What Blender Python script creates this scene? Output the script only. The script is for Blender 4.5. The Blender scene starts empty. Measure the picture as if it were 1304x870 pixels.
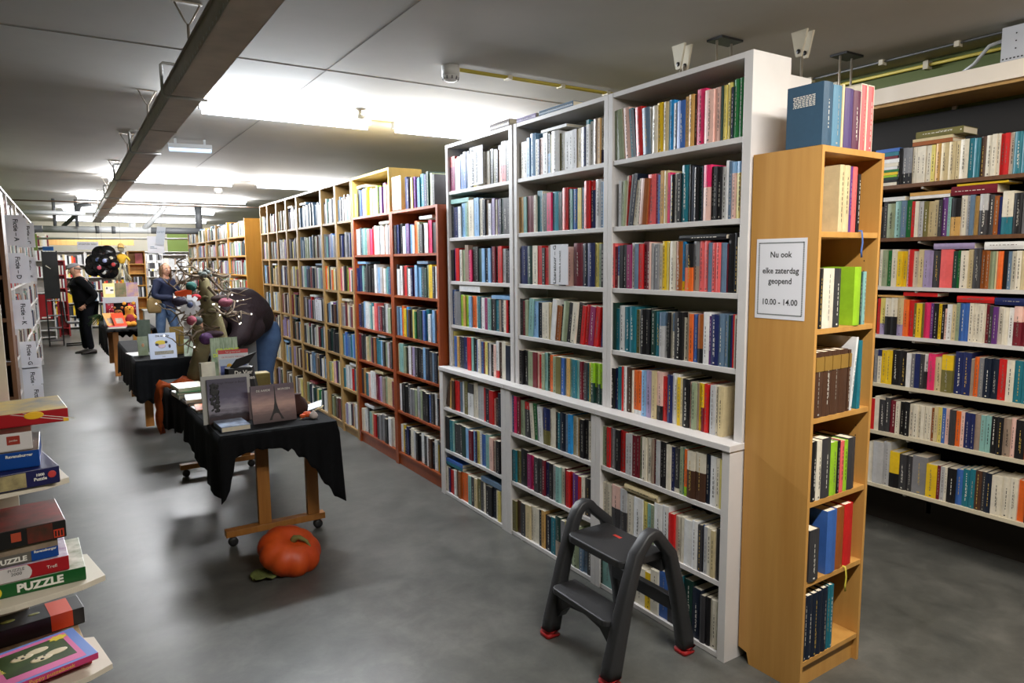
import bpy, math, random
from mathutils import Vector, Matrix, Euler
R = math.radians
C = bpy.context.scene.collection
rnd = random.Random(7)

# ------------------------------------------------------------------ materials
def lin(c):
    return tuple(((v / 255) / 12.92 if v / 255 <= .04045 else ((v / 255 + .055) / 1.055) ** 2.4) for v in c)

MATS = {}
def M(name, rgb, rough=.5, var=0.0, scale=8.0, metal=0.0, bump=0.0, spec=.5, stretch=(1, 1, 1), rgb2=None, coat=0.0):
    if name in MATS:
        return MATS[name]
    m = bpy.data.materials.new(name); m.use_nodes = True
    nt = m.node_tree; b = nt.nodes['Principled BSDF']
    col = lin(rgb) + (1,)
    b.inputs['Base Color'].default_value = col
    b.inputs['Roughness'].default_value = rough
    b.inputs['Metallic'].default_value = metal
    b.inputs['Specular IOR Level'].default_value = spec
    if coat:
        b.inputs['Coat Weight'].default_value = coat
    if var or bump or rgb2:
        tc = nt.nodes.new('ShaderNodeTexCoord'); mp = nt.nodes.new('ShaderNodeMapping')
        mp.inputs['Scale'].default_value = stretch
        nt.links.new(tc.outputs['Object'], mp.inputs['Vector'])
        n = nt.nodes.new('ShaderNodeTexNoise'); n.inputs['Scale'].default_value = scale
        n.inputs['Detail'].default_value = 6; n.inputs['Roughness'].default_value = .6
        nt.links.new(mp.outputs['Vector'], n.inputs['Vector'])
        if var or rgb2:
            r = nt.nodes.new('ShaderNodeValToRGB')
            c2 = lin(rgb2) + (1,) if rgb2 else tuple(min(1, v * (1 + var)) for v in col[:3]) + (1,)
            c1 = col if rgb2 else tuple(v * (1 - var) for v in col[:3]) + (1,)
            r.color_ramp.elements[0].color = c1; r.color_ramp.elements[0].position = .32
            r.color_ramp.elements[1].color = c2; r.color_ramp.elements[1].position = .68
            nt.links.new(n.outputs['Fac'], r.inputs['Fac']); nt.links.new(r.outputs['Color'], b.inputs['Base Color'])
        if bump:
            bp = nt.nodes.new('ShaderNodeBump'); bp.inputs['Strength'].default_value = bump; bp.inputs['Distance'].default_value = .01
            nt.links.new(n.outputs['Fac'], bp.inputs['Height']); nt.links.new(bp.outputs['Normal'], b.inputs['Normal'])
    MATS[name] = m
    return m

def glow(name, rgb, strength):
    m = bpy.data.materials.new(name); m.use_nodes = True
    nt = m.node_tree; b = nt.nodes['Principled BSDF']
    b.inputs['Base Color'].default_value = (.8, .8, .8, 1)
    b.inputs['Emission Color'].default_value = lin(rgb) + (1,)
    b.inputs['Emission Strength'].default_value = strength
    MATS[name] = m
    return m

# ------------------------------------------------------------------ mesh helper
class MB:
    def __init__(s): s.v = []; s.f = []; s.m = []; s.sm = []
    def add(s, vs, fs, mi=0, smooth=False):
        o = len(s.v); s.v += [tuple(v) for v in vs]
        for f in fs:
            s.f.append(tuple(i + o for i in f)); s.m.append(mi); s.sm.append(smooth)
    def box(s, x0, x1, y0, y1, z0, z1, mi=0, X=None, top=None):
        vs = [(x0, y0, z0), (x1, y0, z0), (x1, y1, z0), (x0, y1, z0), (x0, y0, z1), (x1, y0, z1), (x1, y1, z1), (x0, y1, z1)]
        if X is not None: vs = [X @ Vector(v) for v in vs]
        fs = [(0, 3, 2, 1), (4, 5, 6, 7), (0, 1, 5, 4), (1, 2, 6, 5), (2, 3, 7, 6), (3, 0, 4, 7)]
        s.add(vs, fs, mi)
        if top is not None: s.m[-5] = top
    def quad(s, a, b, c, d, mi=0): s.add([a, b, c, d], [(0, 1, 2, 3)], mi)
    def prism(s, poly, z0, z1, mi=0, X=None):
        n = len(poly)
        vs = [Vector((p[0], p[1], z0)) for p in poly] + [Vector((p[0], p[1], z1)) for p in poly]
        if X is not None: vs = [X @ v for v in vs]
        s.add(vs, [tuple(range(n - 1, -1, -1)), tuple(range(n, 2 * n))] + [(i, (i + 1) % n, n + (i + 1) % n, n + i) for i in range(n)], mi)
    def tube(s, pts, rad, n=8, mi=0, cap=True, flat=None):
        pts = [Vector(p) for p in pts]; rs = rad if isinstance(rad, list) else [rad] * len(pts)
        rings = []; up = None
        for i, p in enumerate(pts):
            t = (pts[min(i + 1, len(pts) - 1)] - pts[max(i - 1, 0)]).normalized()
            if up is None:
                up = t.orthogonal().normalized() if flat is None else (Vector(flat) - t * Vector(flat).dot(t)).normalized()
            else:
                up = (up - t * up.dot(t)).normalized()
            sd = t.cross(up)
            r = rs[i]; ra, rb = r if isinstance(r, (tuple, list)) else (r, r)
            rings.append([p + up * (math.cos(2 * math.pi * k / n) * ra) + sd * (math.sin(2 * math.pi * k / n) * rb) for k in range(n)])
        vs = [v for r in rings for v in r]; fs = []
        for i in range(len(pts) - 1):
            for k in range(n):
                fs.append((i * n + k, i * n + (k + 1) % n, (i + 1) * n + (k + 1) % n, (i + 1) * n + k))
        if cap:
            fs.append(tuple(range(n - 1, -1, -1))); fs.append(tuple((len(pts) - 1) * n + k for k in range(n)))
        s.add(vs, fs, mi, True)
    def lathe(s, prof, n=20, mi=0, X=None):
        vs = []
        for (r, z) in prof:
            for k in range(n):
                v = Vector((r * math.cos(2 * math.pi * k / n), r * math.sin(2 * math.pi * k / n), z))
                vs.append(X @ v if X is not None else v)
        fs = []
        for i in range(len(prof) - 1):
            for k in range(n):
                fs.append((i * n + k, i * n + (k + 1) % n, (i + 1) * n + (k + 1) % n, (i + 1) * n + k))
        fs.append(tuple(range(n - 1, -1, -1))); fs.append(tuple((len(prof) - 1) * n + k for k in range(n)))
        s.add(vs, fs, mi, True)
    def ball(s, c, r, n=12, mi=0, sc=(1, 1, 1)):
        m = max(6, n // 2); c = Vector(c); vs = [c + Vector((0, 0, r * sc[2]))]
        for i in range(1, m):
            a = math.pi * i / m
            for k in range(n):
                b = 2 * math.pi * k / n
                vs.append(c + Vector((r * sc[0] * math.sin(a) * math.cos(b), r * sc[1] * math.sin(a) * math.sin(b), r * sc[2] * math.cos(a))))
        vs.append(c - Vector((0, 0, r * sc[2]))); L = len(vs) - 1
        fs = [(0, 1 + k, 1 + (k + 1) % n) for k in range(n)]
        for i in range(m - 2):
            for k in range(n):
                fs.append((1 + i * n + k, 1 + (i + 1) * n + k, 1 + (i + 1) * n + (k + 1) % n, 1 + i * n + (k + 1) % n))
        fs += [(L, 1 + (m - 2) * n + (k + 1) % n, 1 + (m - 2) * n + k) for k in range(n)]
        s.add(vs, fs, mi, True)
    def mesh(s, name, mats):
        me = bpy.data.meshes.new(name); me.from_pydata(s.v, [], s.f)
        for m in mats: me.materials.append(m)
        me.polygons.foreach_set('material_index', s.m); me.polygons.foreach_set('use_smooth', s.sm); me.update()
        return me
    def build(s, name, mats, parent=None, bevel=0, loc=None, rot=None):
        if not isinstance(mats, (list, tuple)): mats = [mats]
        o = bpy.data.objects.new(name, s.mesh(name, mats)); C.objects.link(o)
        if parent is not None: o.parent = parent
        if loc is not None: o.location = loc
        if rot is not None: o.rotation_euler = rot
        if bevel:
            b = o.modifiers.new('bevel', 'BEVEL'); b.width = bevel; b.segments = 2; b.limit_method = 'ANGLE'
        return o

def tag(o, label=None, cat=None, group=None, kind=None):
    if label: o['label'] = label
    if cat: o['category'] = cat
    if group: o['group'] = group
    if kind: o['kind'] = kind
    return o
def thing(name, label, cat, loc=(0, 0, 0), rz=0, group=None):
    o = bpy.data.objects.new(name, None); o.empty_display_size = .05; C.objects.link(o)
    o.location = loc; o.rotation_euler = (0, 0, rz)
    return tag(o, label, cat, group)
def BX(name, mat, x0, x1, y0, y1, z0, z1, parent=None, bevel=0):
    m = MB(); m.box(x0, x1, y0, y1, z0, z1); return m.build(name, mat, parent, bevel)

DG = None
def text(s, size, mat, parent, org, xd, yd, align='CENTER', name='lettering', bold=0.0, sx=1.0):
    """flat lettering: org = centre of the baseline, xd = reading direction, yd = up direction"""
    cu = bpy.data.curves.new('font', 'FONT'); cu.body = s; cu.size = size; cu.align_x = align; cu.offset = bold; cu.resolution_u = 2
    t = bpy.data.objects.new('font', cu); C.objects.link(t)
    bpy.context.view_layer.update()
    me = bpy.data.meshes.new_from_object(t.evaluated_get(bpy.context.evaluated_depsgraph_get()))
    bpy.data.objects.remove(t); me.name = name
    xd = Vector(xd).normalized(); yd = Vector(yd).normalized(); zd = xd.cross(yd)
    mt = Matrix((xd * sx, yd, zd)).transposed().to_4x4(); mt.translation = Vector(org)
    me.transform(mt); me.materials.clear(); me.materials.append(mat)
    o = bpy.data.objects.new(name, me); C.objects.link(o)
    if parent is not None: o.parent = parent
    return o

def skin(joints, edges, root, sub=2):
    """one continuous skinned surface from named joints {n: ((x,y,z), r)}; returns the mesh"""
    keys = list(joints); idx = {k: i for i, k in enumerate(keys)}
    me = bpy.data.meshes.new('skin'); me.from_pydata([joints[k][0] for k in keys], [(idx[a], idx[b]) for a, b in edges], [])
    o = bpy.data.objects.new('skin', me); C.objects.link(o)
    o.modifiers.new('skin', 'SKIN').use_smooth_shade = True
    sv = me.skin_vertices[0].data
    for k in keys:
        r = joints[k][1]; sv[idx[k]].radius = r if isinstance(r, tuple) else (r, r)
        sv[idx[k]].use_root = (k == root)
    if sub:
        ss = o.modifiers.new('sub', 'SUBSURF'); ss.levels = sub; ss.render_levels = sub
    bpy.context.view_layer.update()
    out = bpy.data.meshes.new_from_object(o.evaluated_get(bpy.context.evaluated_depsgraph_get()))
    bpy.data.objects.remove(o)
    for p in out.polygons: p.use_smooth = True
    return out
def mesh_obj(me, name, mats, parent=None):
    me.materials.clear()
    for m in (mats if isinstance(mats, (list, tuple)) else [mats]): me.materials.append(m)
    me.name = name
    o = bpy.data.objects.new(name, me); C.objects.link(o)
    if parent is not None: o.parent = parent
    return o

# ------------------------------------------------------------------ palette
PAL = dict(K=(26, 25, 28), k=(58, 57, 60), G=(128, 128, 132), g=(186, 186, 188), W=(226, 226, 226), w=(222, 214, 196), c=(206, 188, 146),
  t=(205, 160, 92), b=(78, 52, 38), B=(152, 84, 36), R=(200, 34, 34), r=(112, 26, 40), p=(224, 48, 104), P=(232, 190, 178), s=(232, 100, 100),
  o=(232, 106, 40), Y=(228, 190, 36), y=(222, 206, 116), L=(150, 196, 44), e=(38, 116, 62), E=(28, 60, 52), S=(146, 158, 128), T=(34, 112, 128),
  H=(70, 165, 185), q=(132, 178, 172), N=(32, 42, 92), n=(22, 32, 50), U=(62, 104, 178), u=(136, 180, 222), D=(98, 122, 146), V=(98, 52, 122),
  v=(160, 146, 184), M=(142, 38, 92), O=(112, 106, 58), d=(156, 136, 120), h=(44, 146, 214))
CNAME = dict(K='black', k='charcoal', G='grey', g='light grey', W='white', w='cream', c='beige', t='tan', b='dark brown', B='rust brown', R='red',
  r='maroon', p='hot pink', P='pale pink', s='salmon', o='orange', Y='yellow', y='pale yellow', L='lime green', e='green', E='dark green',
  S='sage green', T='teal', H='turquoise', q='pale teal', N='navy', n='midnight blue', U='blue', u='light blue', D='slate blue', V='purple',
  v='lavender', M='magenta', O='olive', d='taupe', h='bright blue')
KEYS = list(PAL)
for k in KEYS: M('book_' + CNAME[k].replace(' ', '_'), PAL[k], rough=.42, var=.10, scale=22, spec=.4)
BM = {k: MATS['book_' + CNAME[k].replace(' ', '_')] for k in KEYS}
PAGES = M('page_paper', (226, 216, 194), .8, var=.06, scale=60, stretch=(1, 30, 1))
INKD = M('ink_dark', (30, 28, 30), .6); INKM = M('ink_mid', (110, 102, 96), .6); INKP = M('ink_pale', (166, 162, 154), .6); INKL = M('ink_light', (228, 224, 214), .6); INKG = M('ink_gold', (200, 168, 84), .45)
DARK = set('KkbrBEnNVMTUDGOe')
def titles(r, w, h, col):
    """rows of small word-like marks down a spine: [(y0,y1,z0,z1)]"""
    out = []
    if w < .011 or r.random() < .15: return out
    hb = min(.0031, w * .15); z = h * r.uniform(.12, .3); end = h * r.uniform(.7, .93)
    yc = w * r.uniform(.42, .58) - hb / 2
    while z < end:
        L = r.uniform(.005, .018)
        out.append((yc, yc + hb, z, min(z + L, end))); z += L + .006
    if w > .03 and r.random() < .6:
        z = h * r.uniform(.1, .3); hb2 = hb * .6; y2 = yc - hb2 * 2.2 if yc - hb2 * 2.2 > .003 else yc + hb + hb2
        for _ in range(4):
            L = r.uniform(.008, .022); out.append((y2, y2 + hb2, z, z + L)); z += L + .004
    if r.random() < .5: out.append((w * .4, w * .6, .008, .014))
    return out

def parse(c):
    return (c[0], c[1], c[2], int(c[3]) / 10) if len(c) == 4 else (c, None, None, 0)
def segs(c, h):
    a, op, b, f = parse(c)
    if op is None: return [(0, h, a)]
    return [(0, h * f, b), (h * f, h, a)] if op == '_' else [(0, h * (1 - f), a), (h * (1 - f), h, b)]

# a book stands with its spine towards -X, thickness along +Y, height along +Z
def book_cover(w, h, d, c, r, lettered=True):
    mb = MB(); a = parse(c); mats = [BM[a[0]]]; mi = {a[0]: 0}
    if a[2] and a[2] not in mi: mi[a[2]] = 1; mats.append(BM[a[2]])
    tb = min(.0022, w * .14)
    rr = min(.0035, w * .12)
    for z0, z1, k in segs(c, h):
        i = mi[k]
        pts = [(0, tb), (rr * -.6, w * .25), (-rr, w * .5), (rr * -.6, w * .75), (0, w - tb), (tb, w - tb), (tb, tb)]
        mb.prism([(x, y) for x, y in reversed(pts)], z0, z1, i)
        mb.box(0, d, 0, tb, z0, z1, i); mb.box(0, d, w - tb, w, z0, z1, i)
    if lettered:
        ink = len(mats); mats.append((INKG if r.random() < .18 else r.choice((INKL, INKP))) if a[0] in DARK else r.choice((INKD, INKM)))
        for y0, y1, z0, z1 in titles(r, w, h, a[0]):
            x = -rr - .0004
            mb.quad((x, y1, z0), (x, y0, z0), (x, y0, z1), (x, y1, z1), ink)
    return mb, mats
def make_book(name, loc, w, h, d, c, lean=0.0, rz=0, r=rnd, label=None, group=None, lettered=True, lay=False):
    mb, mats = book_cover(w, h, d, c, r, lettered)
    o = mb.build(name, mats)
    pg = MB(); tb = min(.0022, w * .14)
    pg.box(tb, d - .004, tb, w - tb, .003, h - .0025); pg.build('page_block', PAGES, o)
    th = -math.atan2(lean, h)
    o.location = (loc[0], loc[1], loc[2] + (w * math.sin(abs(th)) if th < 0 else 0))
    o.rotation_euler = (th, 0, rz)
    tag(o, label, 'book', group)
    return o
STUFF = MB()
SIDX = {k: i for i, k in enumerate(KEYS)}
SPAGE = len(KEYS); SINKD = SPAGE + 1; SINKL = SPAGE + 2; SINKM = SPAGE + 3; SINKP = SPAGE + 4
def stuff_book(loc, w, h, d, c, lean=0.0, rz=0, r=rnd, lettered=True):
    th = -math.atan2(lean, h)
    X = Matrix.Translation((loc[0], loc[1], loc[2] + (w * math.sin(abs(th)) if th < 0 else 0))) @ Euler((th, 0, rz)).to_matrix().to_4x4()
    sg = segs(c, h)
    for n, (z0, z1, k) in enumerate(sg):
        STUFF.box(0, d, .0002, w - .0002, z0, z1, SIDX[k], X, top=SPAGE if n == len(sg) - 1 else None)
    if lettered:
        ink = r.choice((SINKL, SINKP, SINKP)) if c[0] in DARK else r.choice((SINKD, SINKM, SINKM))
        for y0, y1, z0, z1 in titles(r, w, h, c[0]):
            x = -.0006
            STUFF.quad(*[X @ Vector(v) for v in ((x, y1, z0), (x, y0, z0), (x, y0, z1), (x, y1, z1))], ink)
ROWS = {
'S3R1': ('2478,55,227,S,18 2432,46,229,P,19 2410,22,221,T,20 2389,21,213,n,22 2347,42,215,R,14 2302,45,204,D,12 2292,10,205,W,21 2262,30,202,w 2230,32,210,Y,9 2203,27,208,c 2174,29,210,h 2145,29,193,g 2100,45,194,U 2080,20,205,t 2055,25,208,t 2040,15,204,b 1994,46,220,p 1949,45,207,P 1914,36,209,P 1903,11,209,E 1889,13,209,y 1864,25,215,y 1852,12,195,n 1832,21,220,e 1806,26,222,e 1793,13,205,d 1782,11,202,c', ''),
'S3R2': ('2491,19,212,g 2475,15,209,S,-12 2466,9,229,w,-15 2453,13,230,R,-15 2442,11,233,G,-26 2420,22,236,n,-33 2391,29,203,w,-26 2371,19,208,w,-18 2320,51,204,B,-14 2272,48,220,s 2254,18,219,M 2235,19,212,U 2217,18,227,t 2192,25,225,c 2177,15,215,p 2152,26,204,K 2138,14,208,W 2116,22,205,K 2082,34,236,T 2057,25,234,K 2046,11,227,n 2023,24,221,K 2002,20,221,E 1993,9,220,n 1956,37,222,P^p4 1939,17,213,K 1920,19,211,K 1903,17,207,K 1882,22,207,W 1871,11,227,W 1857,13,224,D 1834,24,220,P^u2 1802,31,219,y^u2 1787,15,206,s', ''),
'S3R3': ('2554,12,214,D 2532,22,213,s 2515,17,197,r 2497,17,200,U_W3 2472,25,202,K 2448,24,204,K 2420,28,203,M 2397,22,212,W 2372,25,207,D 2343,29,206,R 2321,23,215,r 2301,20,215,r 2291,10,212,P 2273,17,207,g 2263,10,199,v 2241,22,201,G 2222,18,203,w 2196,27,214,Y 2185,11,211,y 2173,12,202,P 2135,39,213,w 2103,32,210,B 2086,17,209,h_Y2 2045,41,199,K_o5 2012,33,210,d^G5 1988,24,211,s 1958,30,210,s 1939,19,201,D 1917,23,200,s 1894,22,200,s 1872,22,199,D 1864,8,194,r 1837,27,234,K 1813,24,235,K 1787,26,218,w', '1871,250,22,K'),
'S3R4': ('2525,30,229,E 2504,20,202,T 2464,40,216,W 2424,40,213,T 2387,37,215,T 2367,21,204,O 2351,16,203,w 2322,29,206,K 2296,26,210,K 2284,12,214,K 2260,24,207,E 2229,31,201,T 2202,27,201,g^D3 2180,22,202,g^D3 2167,13,204,K 2150,18,202,w 2137,13,203,w^D4 2091,46,209,K 2067,24,186,w 2058,9,210,d 2037,20,204,o 2006,31,203,U 1976,30,205,B_K3 1944,32,216,W 1933,12,202,V 1896,37,209,N 1868,28,214,D 1847,20,213,D 1838,10,212,E 1828,10,213,N 1819,9,216,R 1808,11,212,w 1788,20,200,b', ''),
'S3R5': ('2526,36,199,K 2505,21,203,N 2484,21,214,T 2474,10,217,W 2463,11,218,R 2449,14,219,W 2409,40,216,b 2400,10,205,w 2366,34,207,o_W1 2344,22,211,o_W1 2311,33,214,u 2279,32,218,v 2246,33,220,c 2210,36,222,P_K3 2178,32,204,R 2150,29,216,N 2114,36,225,W 2095,19,215,Y 2082,13,216,c 2047,35,213,K 2032,15,203,P 2007,25,203,S 1997,10,205,d 1977,20,206,Y 1965,12,207,Y_r5 1943,22,206,R 1930,13,154,k 1904,26,207,g 1890,14,208,w 1861,28,208,c', ''),
'S3R6': ('2530,29,193,S 2501,28,196,S 2479,22,199,R 2438,41,198,G 2410,27,199,K 2367,43,199,R 2345,22,195,g 2324,21,200,g 2296,28,196,r 2280,16,200,r 2259,21,196,S 2230,28,200,w 2196,35,204,w 2185,10,206,d 2168,17,204,r 2148,20,205,g 2128,20,205,K 2105,23,207,K 2079,26,200,w 2061,17,196,N 2028,34,195,k_w1 2012,16,207,S 2000,12,209,q 1985,15,204,o_L2 1942,42,201,b^w4 1889,53,204,b^w4 1863,26,207,n 1832,31,207,W 1813,19,205,w 1791,22,203,y', ''),
'S3R7': ('2578,37,199,W 2541,37,206,W 2515,26,213,w 2467,49,216,w 2406,61,223,P_k5 2359,46,220,g_k5 2311,49,206,w 2251,59,208,W 2220,31,202,y 2194,26,202,q 2172,22,204,S 2126,47,220,W 2084,41,224,W 2052,33,200,R 2012,40,198,w 1996,16,205,w 1950,46,201,W 1920,30,210,W 1897,22,202,k 1886,11,206,U 1868,18,204,g 1847,22,204,w 1829,18,200,c 1820,9,206,w 1787,33,218,K', '2155,219,30,c'),
'S3R8': ('2547,21,130,S 2526,21,130,E 2454,72,130,q 2370,84,144,q 2304,66,169,E 2235,69,181,w 2195,40,178,Y 2147,48,207,w 2092,55,219,U 2042,49,237,k 1998,44,247,T 1947,51,240,E 1898,49,221,n 1872,26,209,k 1846,26,211,K 1807,40,210,w 1786,21,204,e', ''),
'S2R1': ('3338,19,199,w 3315,23,199,w 3283,32,198,W 3255,27,213,u 3206,49,231,u 3185,22,195,w 3167,17,192,N 3133,34,196,P 3091,42,217,W 3066,25,208,k_u5 3045,21,200,y 2984,61,211,W 2941,43,194,O 2902,39,194,W 2872,30,193,W 2838,34,195,g 2801,37,194,c 2754,47,194,N 2733,21,222,W^T1 2705,28,211,W 2667,38,217,d 2646,20,215,t 2623,24,214,W_N3 2609,13,206,D', '2918,227,15,W'),
'S2R2': ('3327,51,204,t 3297,29,202,q 3252,45,204,r 3212,40,203,r 3192,20,202,w 3156,36,224,T 3135,21,221,T 3129,6,219,w 3090,38,204,K 3053,38,205,p 2997,55,206,H 2968,29,201,K 2950,18,209,w 2905,46,218,R 2880,24,210,E 2866,14,205,q 2822,44,204,U 2792,30,206,y 2766,26,206,D 2727,39,235,R 2692,35,233,N^R2 2651,41,236,W 2627,25,222,D 2603,24,218,u', ''),
'S2R3': ('3352,22,203,N 3284,68,217,N 3230,54,215,E 3182,48,217,w 3142,40,215,R 3115,27,203,k 3081,35,203,R 3039,42,215,d 2994,45,206,w 2936,58,205,k 2862,74,204,P 2798,65,221,r 2788,10,217,r 2741,46,219,n 2693,48,218,N 2655,38,219,y 2636,19,214,S 2618,19,213,K 2600,18,215,Y', ''),
'S2R4': ('3339,35,214,k 3309,30,202,r 3279,30,208,S 3233,46,219,q,-15 3189,45,206,u 3145,44,199,n 3117,28,201,w 3078,39,203,w 3063,15,204,c 3025,38,224,W,-24 2980,45,190,B,-23 2966,15,201,n,-15 2919,47,215,S,-26 2883,36,213,K,-32 2845,38,213,w,-28 2807,38,217,k,-27 2776,30,202,R,-23 2736,40,205,R,-22 2697,39,201,M,-21 2665,32,203,R,-24 2646,19,202,R,-17 2604,42,221,N,-17', ''),
'S2R5': ('3338,44,202,K 3291,47,206,K 3241,50,204,S 3199,41,205,r 3183,16,209,P 3147,36,197,R 3123,24,206,S 3099,24,215,q 3072,27,213,E 3045,27,207,o 3011,34,201,S 2966,45,205,O 2940,26,203,U 2915,25,204,D 2890,25,207,t 2865,25,208,q 2830,35,206,T 2806,24,204,q 2785,21,202,r 2768,17,203,r 2748,20,201,k 2735,13,201,T 2712,23,203,y 2689,23,207,E^L5 2656,32,208,L_E4 2640,16,210,E^L5 2621,19,210,L_E4 2601,21,208,M', ''),
'S2R6': ('3336,25,221,U 3306,29,220,p 3273,34,222,r 3230,43,206,S 3161,69,203,k^R2 3134,27,203,w,20 3102,31,208,e,20 3076,27,206,G,7 3037,39,198,W,20 2977,60,203,N_O4 2960,17,204,w 2927,33,214,w 2902,25,199,k,8 2882,20,200,T 2831,52,206,n 2811,20,204,D 2780,31,210,h 2753,27,204,c 2738,15,202,w 2716,22,202,t 2682,33,200,K 2650,33,206,K 2628,22,203,w 2612,16,198,c', ''),
'S2R7': ('3355,35,188,K 3316,40,193,T 3277,39,197,O 3201,76,214,K 3164,37,203,M 3127,37,201,p 3087,40,202,k 3047,40,204,k 3026,22,203,r 2987,39,198,N 2957,30,200,K 2920,38,197,g 2883,37,199,q 2850,32,201,w 2831,20,205,r 2803,28,197,R 2772,31,200,R 2730,42,198,V 2696,34,195,R 2681,15,202,w 2637,44,196,k 2613,24,198,r', ''),
'S2R8': ('3319,54,188,O 3271,47,200,b 3225,46,198,k 3174,51,202,c 3147,28,205,w 3125,22,210,w 3087,38,207,w 3060,27,212,K 3028,32,217,t 2966,62,199,n 2925,41,210,T 2876,50,226,E_d4 2841,34,220,G 2817,24,225,y 2779,38,227,K 2714,65,231,S 2687,27,211,D 2651,36,203,D 2618,33,203,k', ''),
'S1R1': ('4153,70,228,M^s3 4118,34,209,W 4079,40,217,W 4034,45,225,U 3995,38,237,U 3958,38,235,D 3931,27,210,W 3904,26,216,K 3857,47,210,y 3776,82,207,w 3697,79,201,w 3663,34,210,K 3625,38,203,O 3601,24,195,K 3550,51,218,P^V1 3500,50,232,R^k6 3463,37,230,K', ''),
'S1R2': ('4179,37,209,n 4125,54,202,N 4107,18,199,q 4072,35,201,W 4020,52,220,u 3985,34,220,q 3960,25,223,S 3893,67,232,w 3832,61,240,u 3781,52,232,w 3749,31,224,n 3715,35,216,d 3684,31,194,W 3665,19,207,D 3635,30,220,v 3613,22,211,w 3584,29,209,v 3562,22,212,n 3541,22,214,E 3501,39,213,k 3464,37,211,k', '3962,246,28,q'),
'S1R3': ('4182,42,210,K 4155,27,220,V 4110,45,220,R 4078,31,209,W 4056,22,206,w 4026,31,206,S 3978,47,238,d 3953,25,202,M 3928,25,206,p 3882,46,224,K 3845,37,225,K 3801,44,212,E 3765,36,212,u 3722,43,211,n 3692,31,212,u 3672,19,221,V 3642,30,221,r 3612,30,220,k 3568,44,223,R 3532,36,206,g 3507,25,203,K 3489,18,195,k 3479,11,202,N 3463,15,235,W', ''),
'S1R4': ('4181,40,239,U 4093,88,231,G 4055,38,209,L 4027,28,204,t 3976,51,207,L 3944,32,205,u 3890,54,208,o 3872,18,206,w 3837,35,209,T 3815,22,204,k 3777,39,201,W 3743,34,202,M 3714,29,199,q 3697,17,198,q 3648,49,197,k 3603,44,199,T 3580,24,197,d 3544,35,198,k 3517,27,197,w 3498,19,199,R 3479,19,198,K 3458,21,198,k', '3831,274,45,W 3472,216,20,u'),
'S1R5': ('4203,30,243,y 4163,40,213,U 4133,29,214,t 4109,24,215,k 4066,43,214,n 4009,57,218,N 3963,46,223,R 3935,27,225,q 3894,41,221,K 3868,27,211,U 3837,31,220,w 3811,26,208,U 3789,22,208,r 3750,39,212,y 3725,25,210,k 3704,21,208,g 3667,37,203,K 3638,29,205,P 3610,28,231,W_R2 3570,40,225,b 3527,43,233,w 3480,46,215,n 3455,25,211,T', ''),
'S1R6': ('4158,65,181,b,-62 4115,43,215,t,-25 4079,37,200,b 4011,67,207,R 3981,30,205,D 3941,40,214,W 3897,44,222,O 3824,72,214,W^k3 3768,56,229,w 3740,28,217,g 3690,50,219,g 3663,27,215,R 3614,49,214,n 3567,48,210,R 3545,21,164,P 3511,34,172,b 3486,25,209,n 3467,19,210,n', ''),
'S1R7': ('4154,58,233,K 4114,40,217,T 4092,22,219,q 4036,55,202,k 3977,60,210,k 3929,48,209,E 3887,42,208,u 3840,46,199,r 3825,15,206,r 3800,25,209,u 3785,15,212,N 3750,35,217,y 3730,20,220,W 3667,63,206,U 3620,47,220,q 3578,42,210,P 3559,18,195,r 3541,18,199,d 3500,41,205,K 3466,34,212,K', ''),
'S1R8': ('4195,42,178,w 4168,27,176,N 4134,34,170,R 4100,33,175,R 4074,26,184,W 4041,33,187,b 4009,32,189,B 3958,51,195,o 3908,50,199,o 3864,43,196,q 3828,36,198,k 3792,36,196,c 3751,41,206,O 3710,41,199,k 3687,23,201,w 3647,40,186,K 3603,45,194,K 3559,44,204,n 3532,27,193,w 3505,27,195,y 3471,34,197,w', '3982,238,22,T 3982,238,22,U 3469,264,30,D'),
'R1': ('2110,33,198,K 2084,26,197,K^G7 2055,29,193,K^G7 2033,22,193,w 2011,22,193,w 1986,25,193,w 1958,28,192,w 1937,21,192,y 1907,30,195,t 1869,39,194,c 1834,35,194,c 1813,20,195,c 1774,40,198,w 1749,25,198,T 1721,28,195,T 1697,25,199,b 1670,27,201,w 1648,21,203,w 1633,16,203,w 1612,21,200,R 1594,18,200,R 1571,23,200,w 1538,33,199,T 1506,32,194,T', '1855,203,20,B 1855,203,15,c 1806,236,35,O'),
'R2': ('2178,24,198,k 2134,44,190,S 2097,37,200,q 2071,26,201,D 2042,29,202,e 2023,19,193,R 2004,19,192,w 1979,25,190,g 1957,22,188,O 1929,28,187,c 1902,27,191,c 1884,18,192,k 1857,27,200,V 1842,15,201,q 1796,47,194,t^K5 1767,29,205,w 1750,17,203,g 1730,20,204,D 1705,25,197,t 1667,38,204,k^g4 1640,27,198,k 1619,21,190,B 1606,13,185,N 1556,49,210,w_T4 1518,38,197,K 1486,32,197,G', '2083,120,22,W 1851,205,16,W 1848,208,18,t 1632,213,45,r 1585,234,10,Y'),
'R3': ('2187,17,208,w 2160,28,204,S 2139,20,200,e 2105,34,207,w 2079,27,196,Y 2054,25,196,Y 2039,14,205,P 2020,19,205,R 1991,29,195,w 1963,28,204,c 1934,28,200,v 1916,19,197,v 1876,40,197,k 1814,63,202,s 1793,20,192,E 1779,15,195,e 1744,34,194,w 1716,28,200,c 1683,33,202,k 1661,22,196,B 1644,16,192,B 1615,30,189,S 1607,8,189,c 1583,24,189,o 1562,21,191,K 1549,13,188,D 1526,23,188,w 1503,23,190,w 1468,35,187,c', '1717,198,30,v 1486,185,38,W'),
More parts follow.
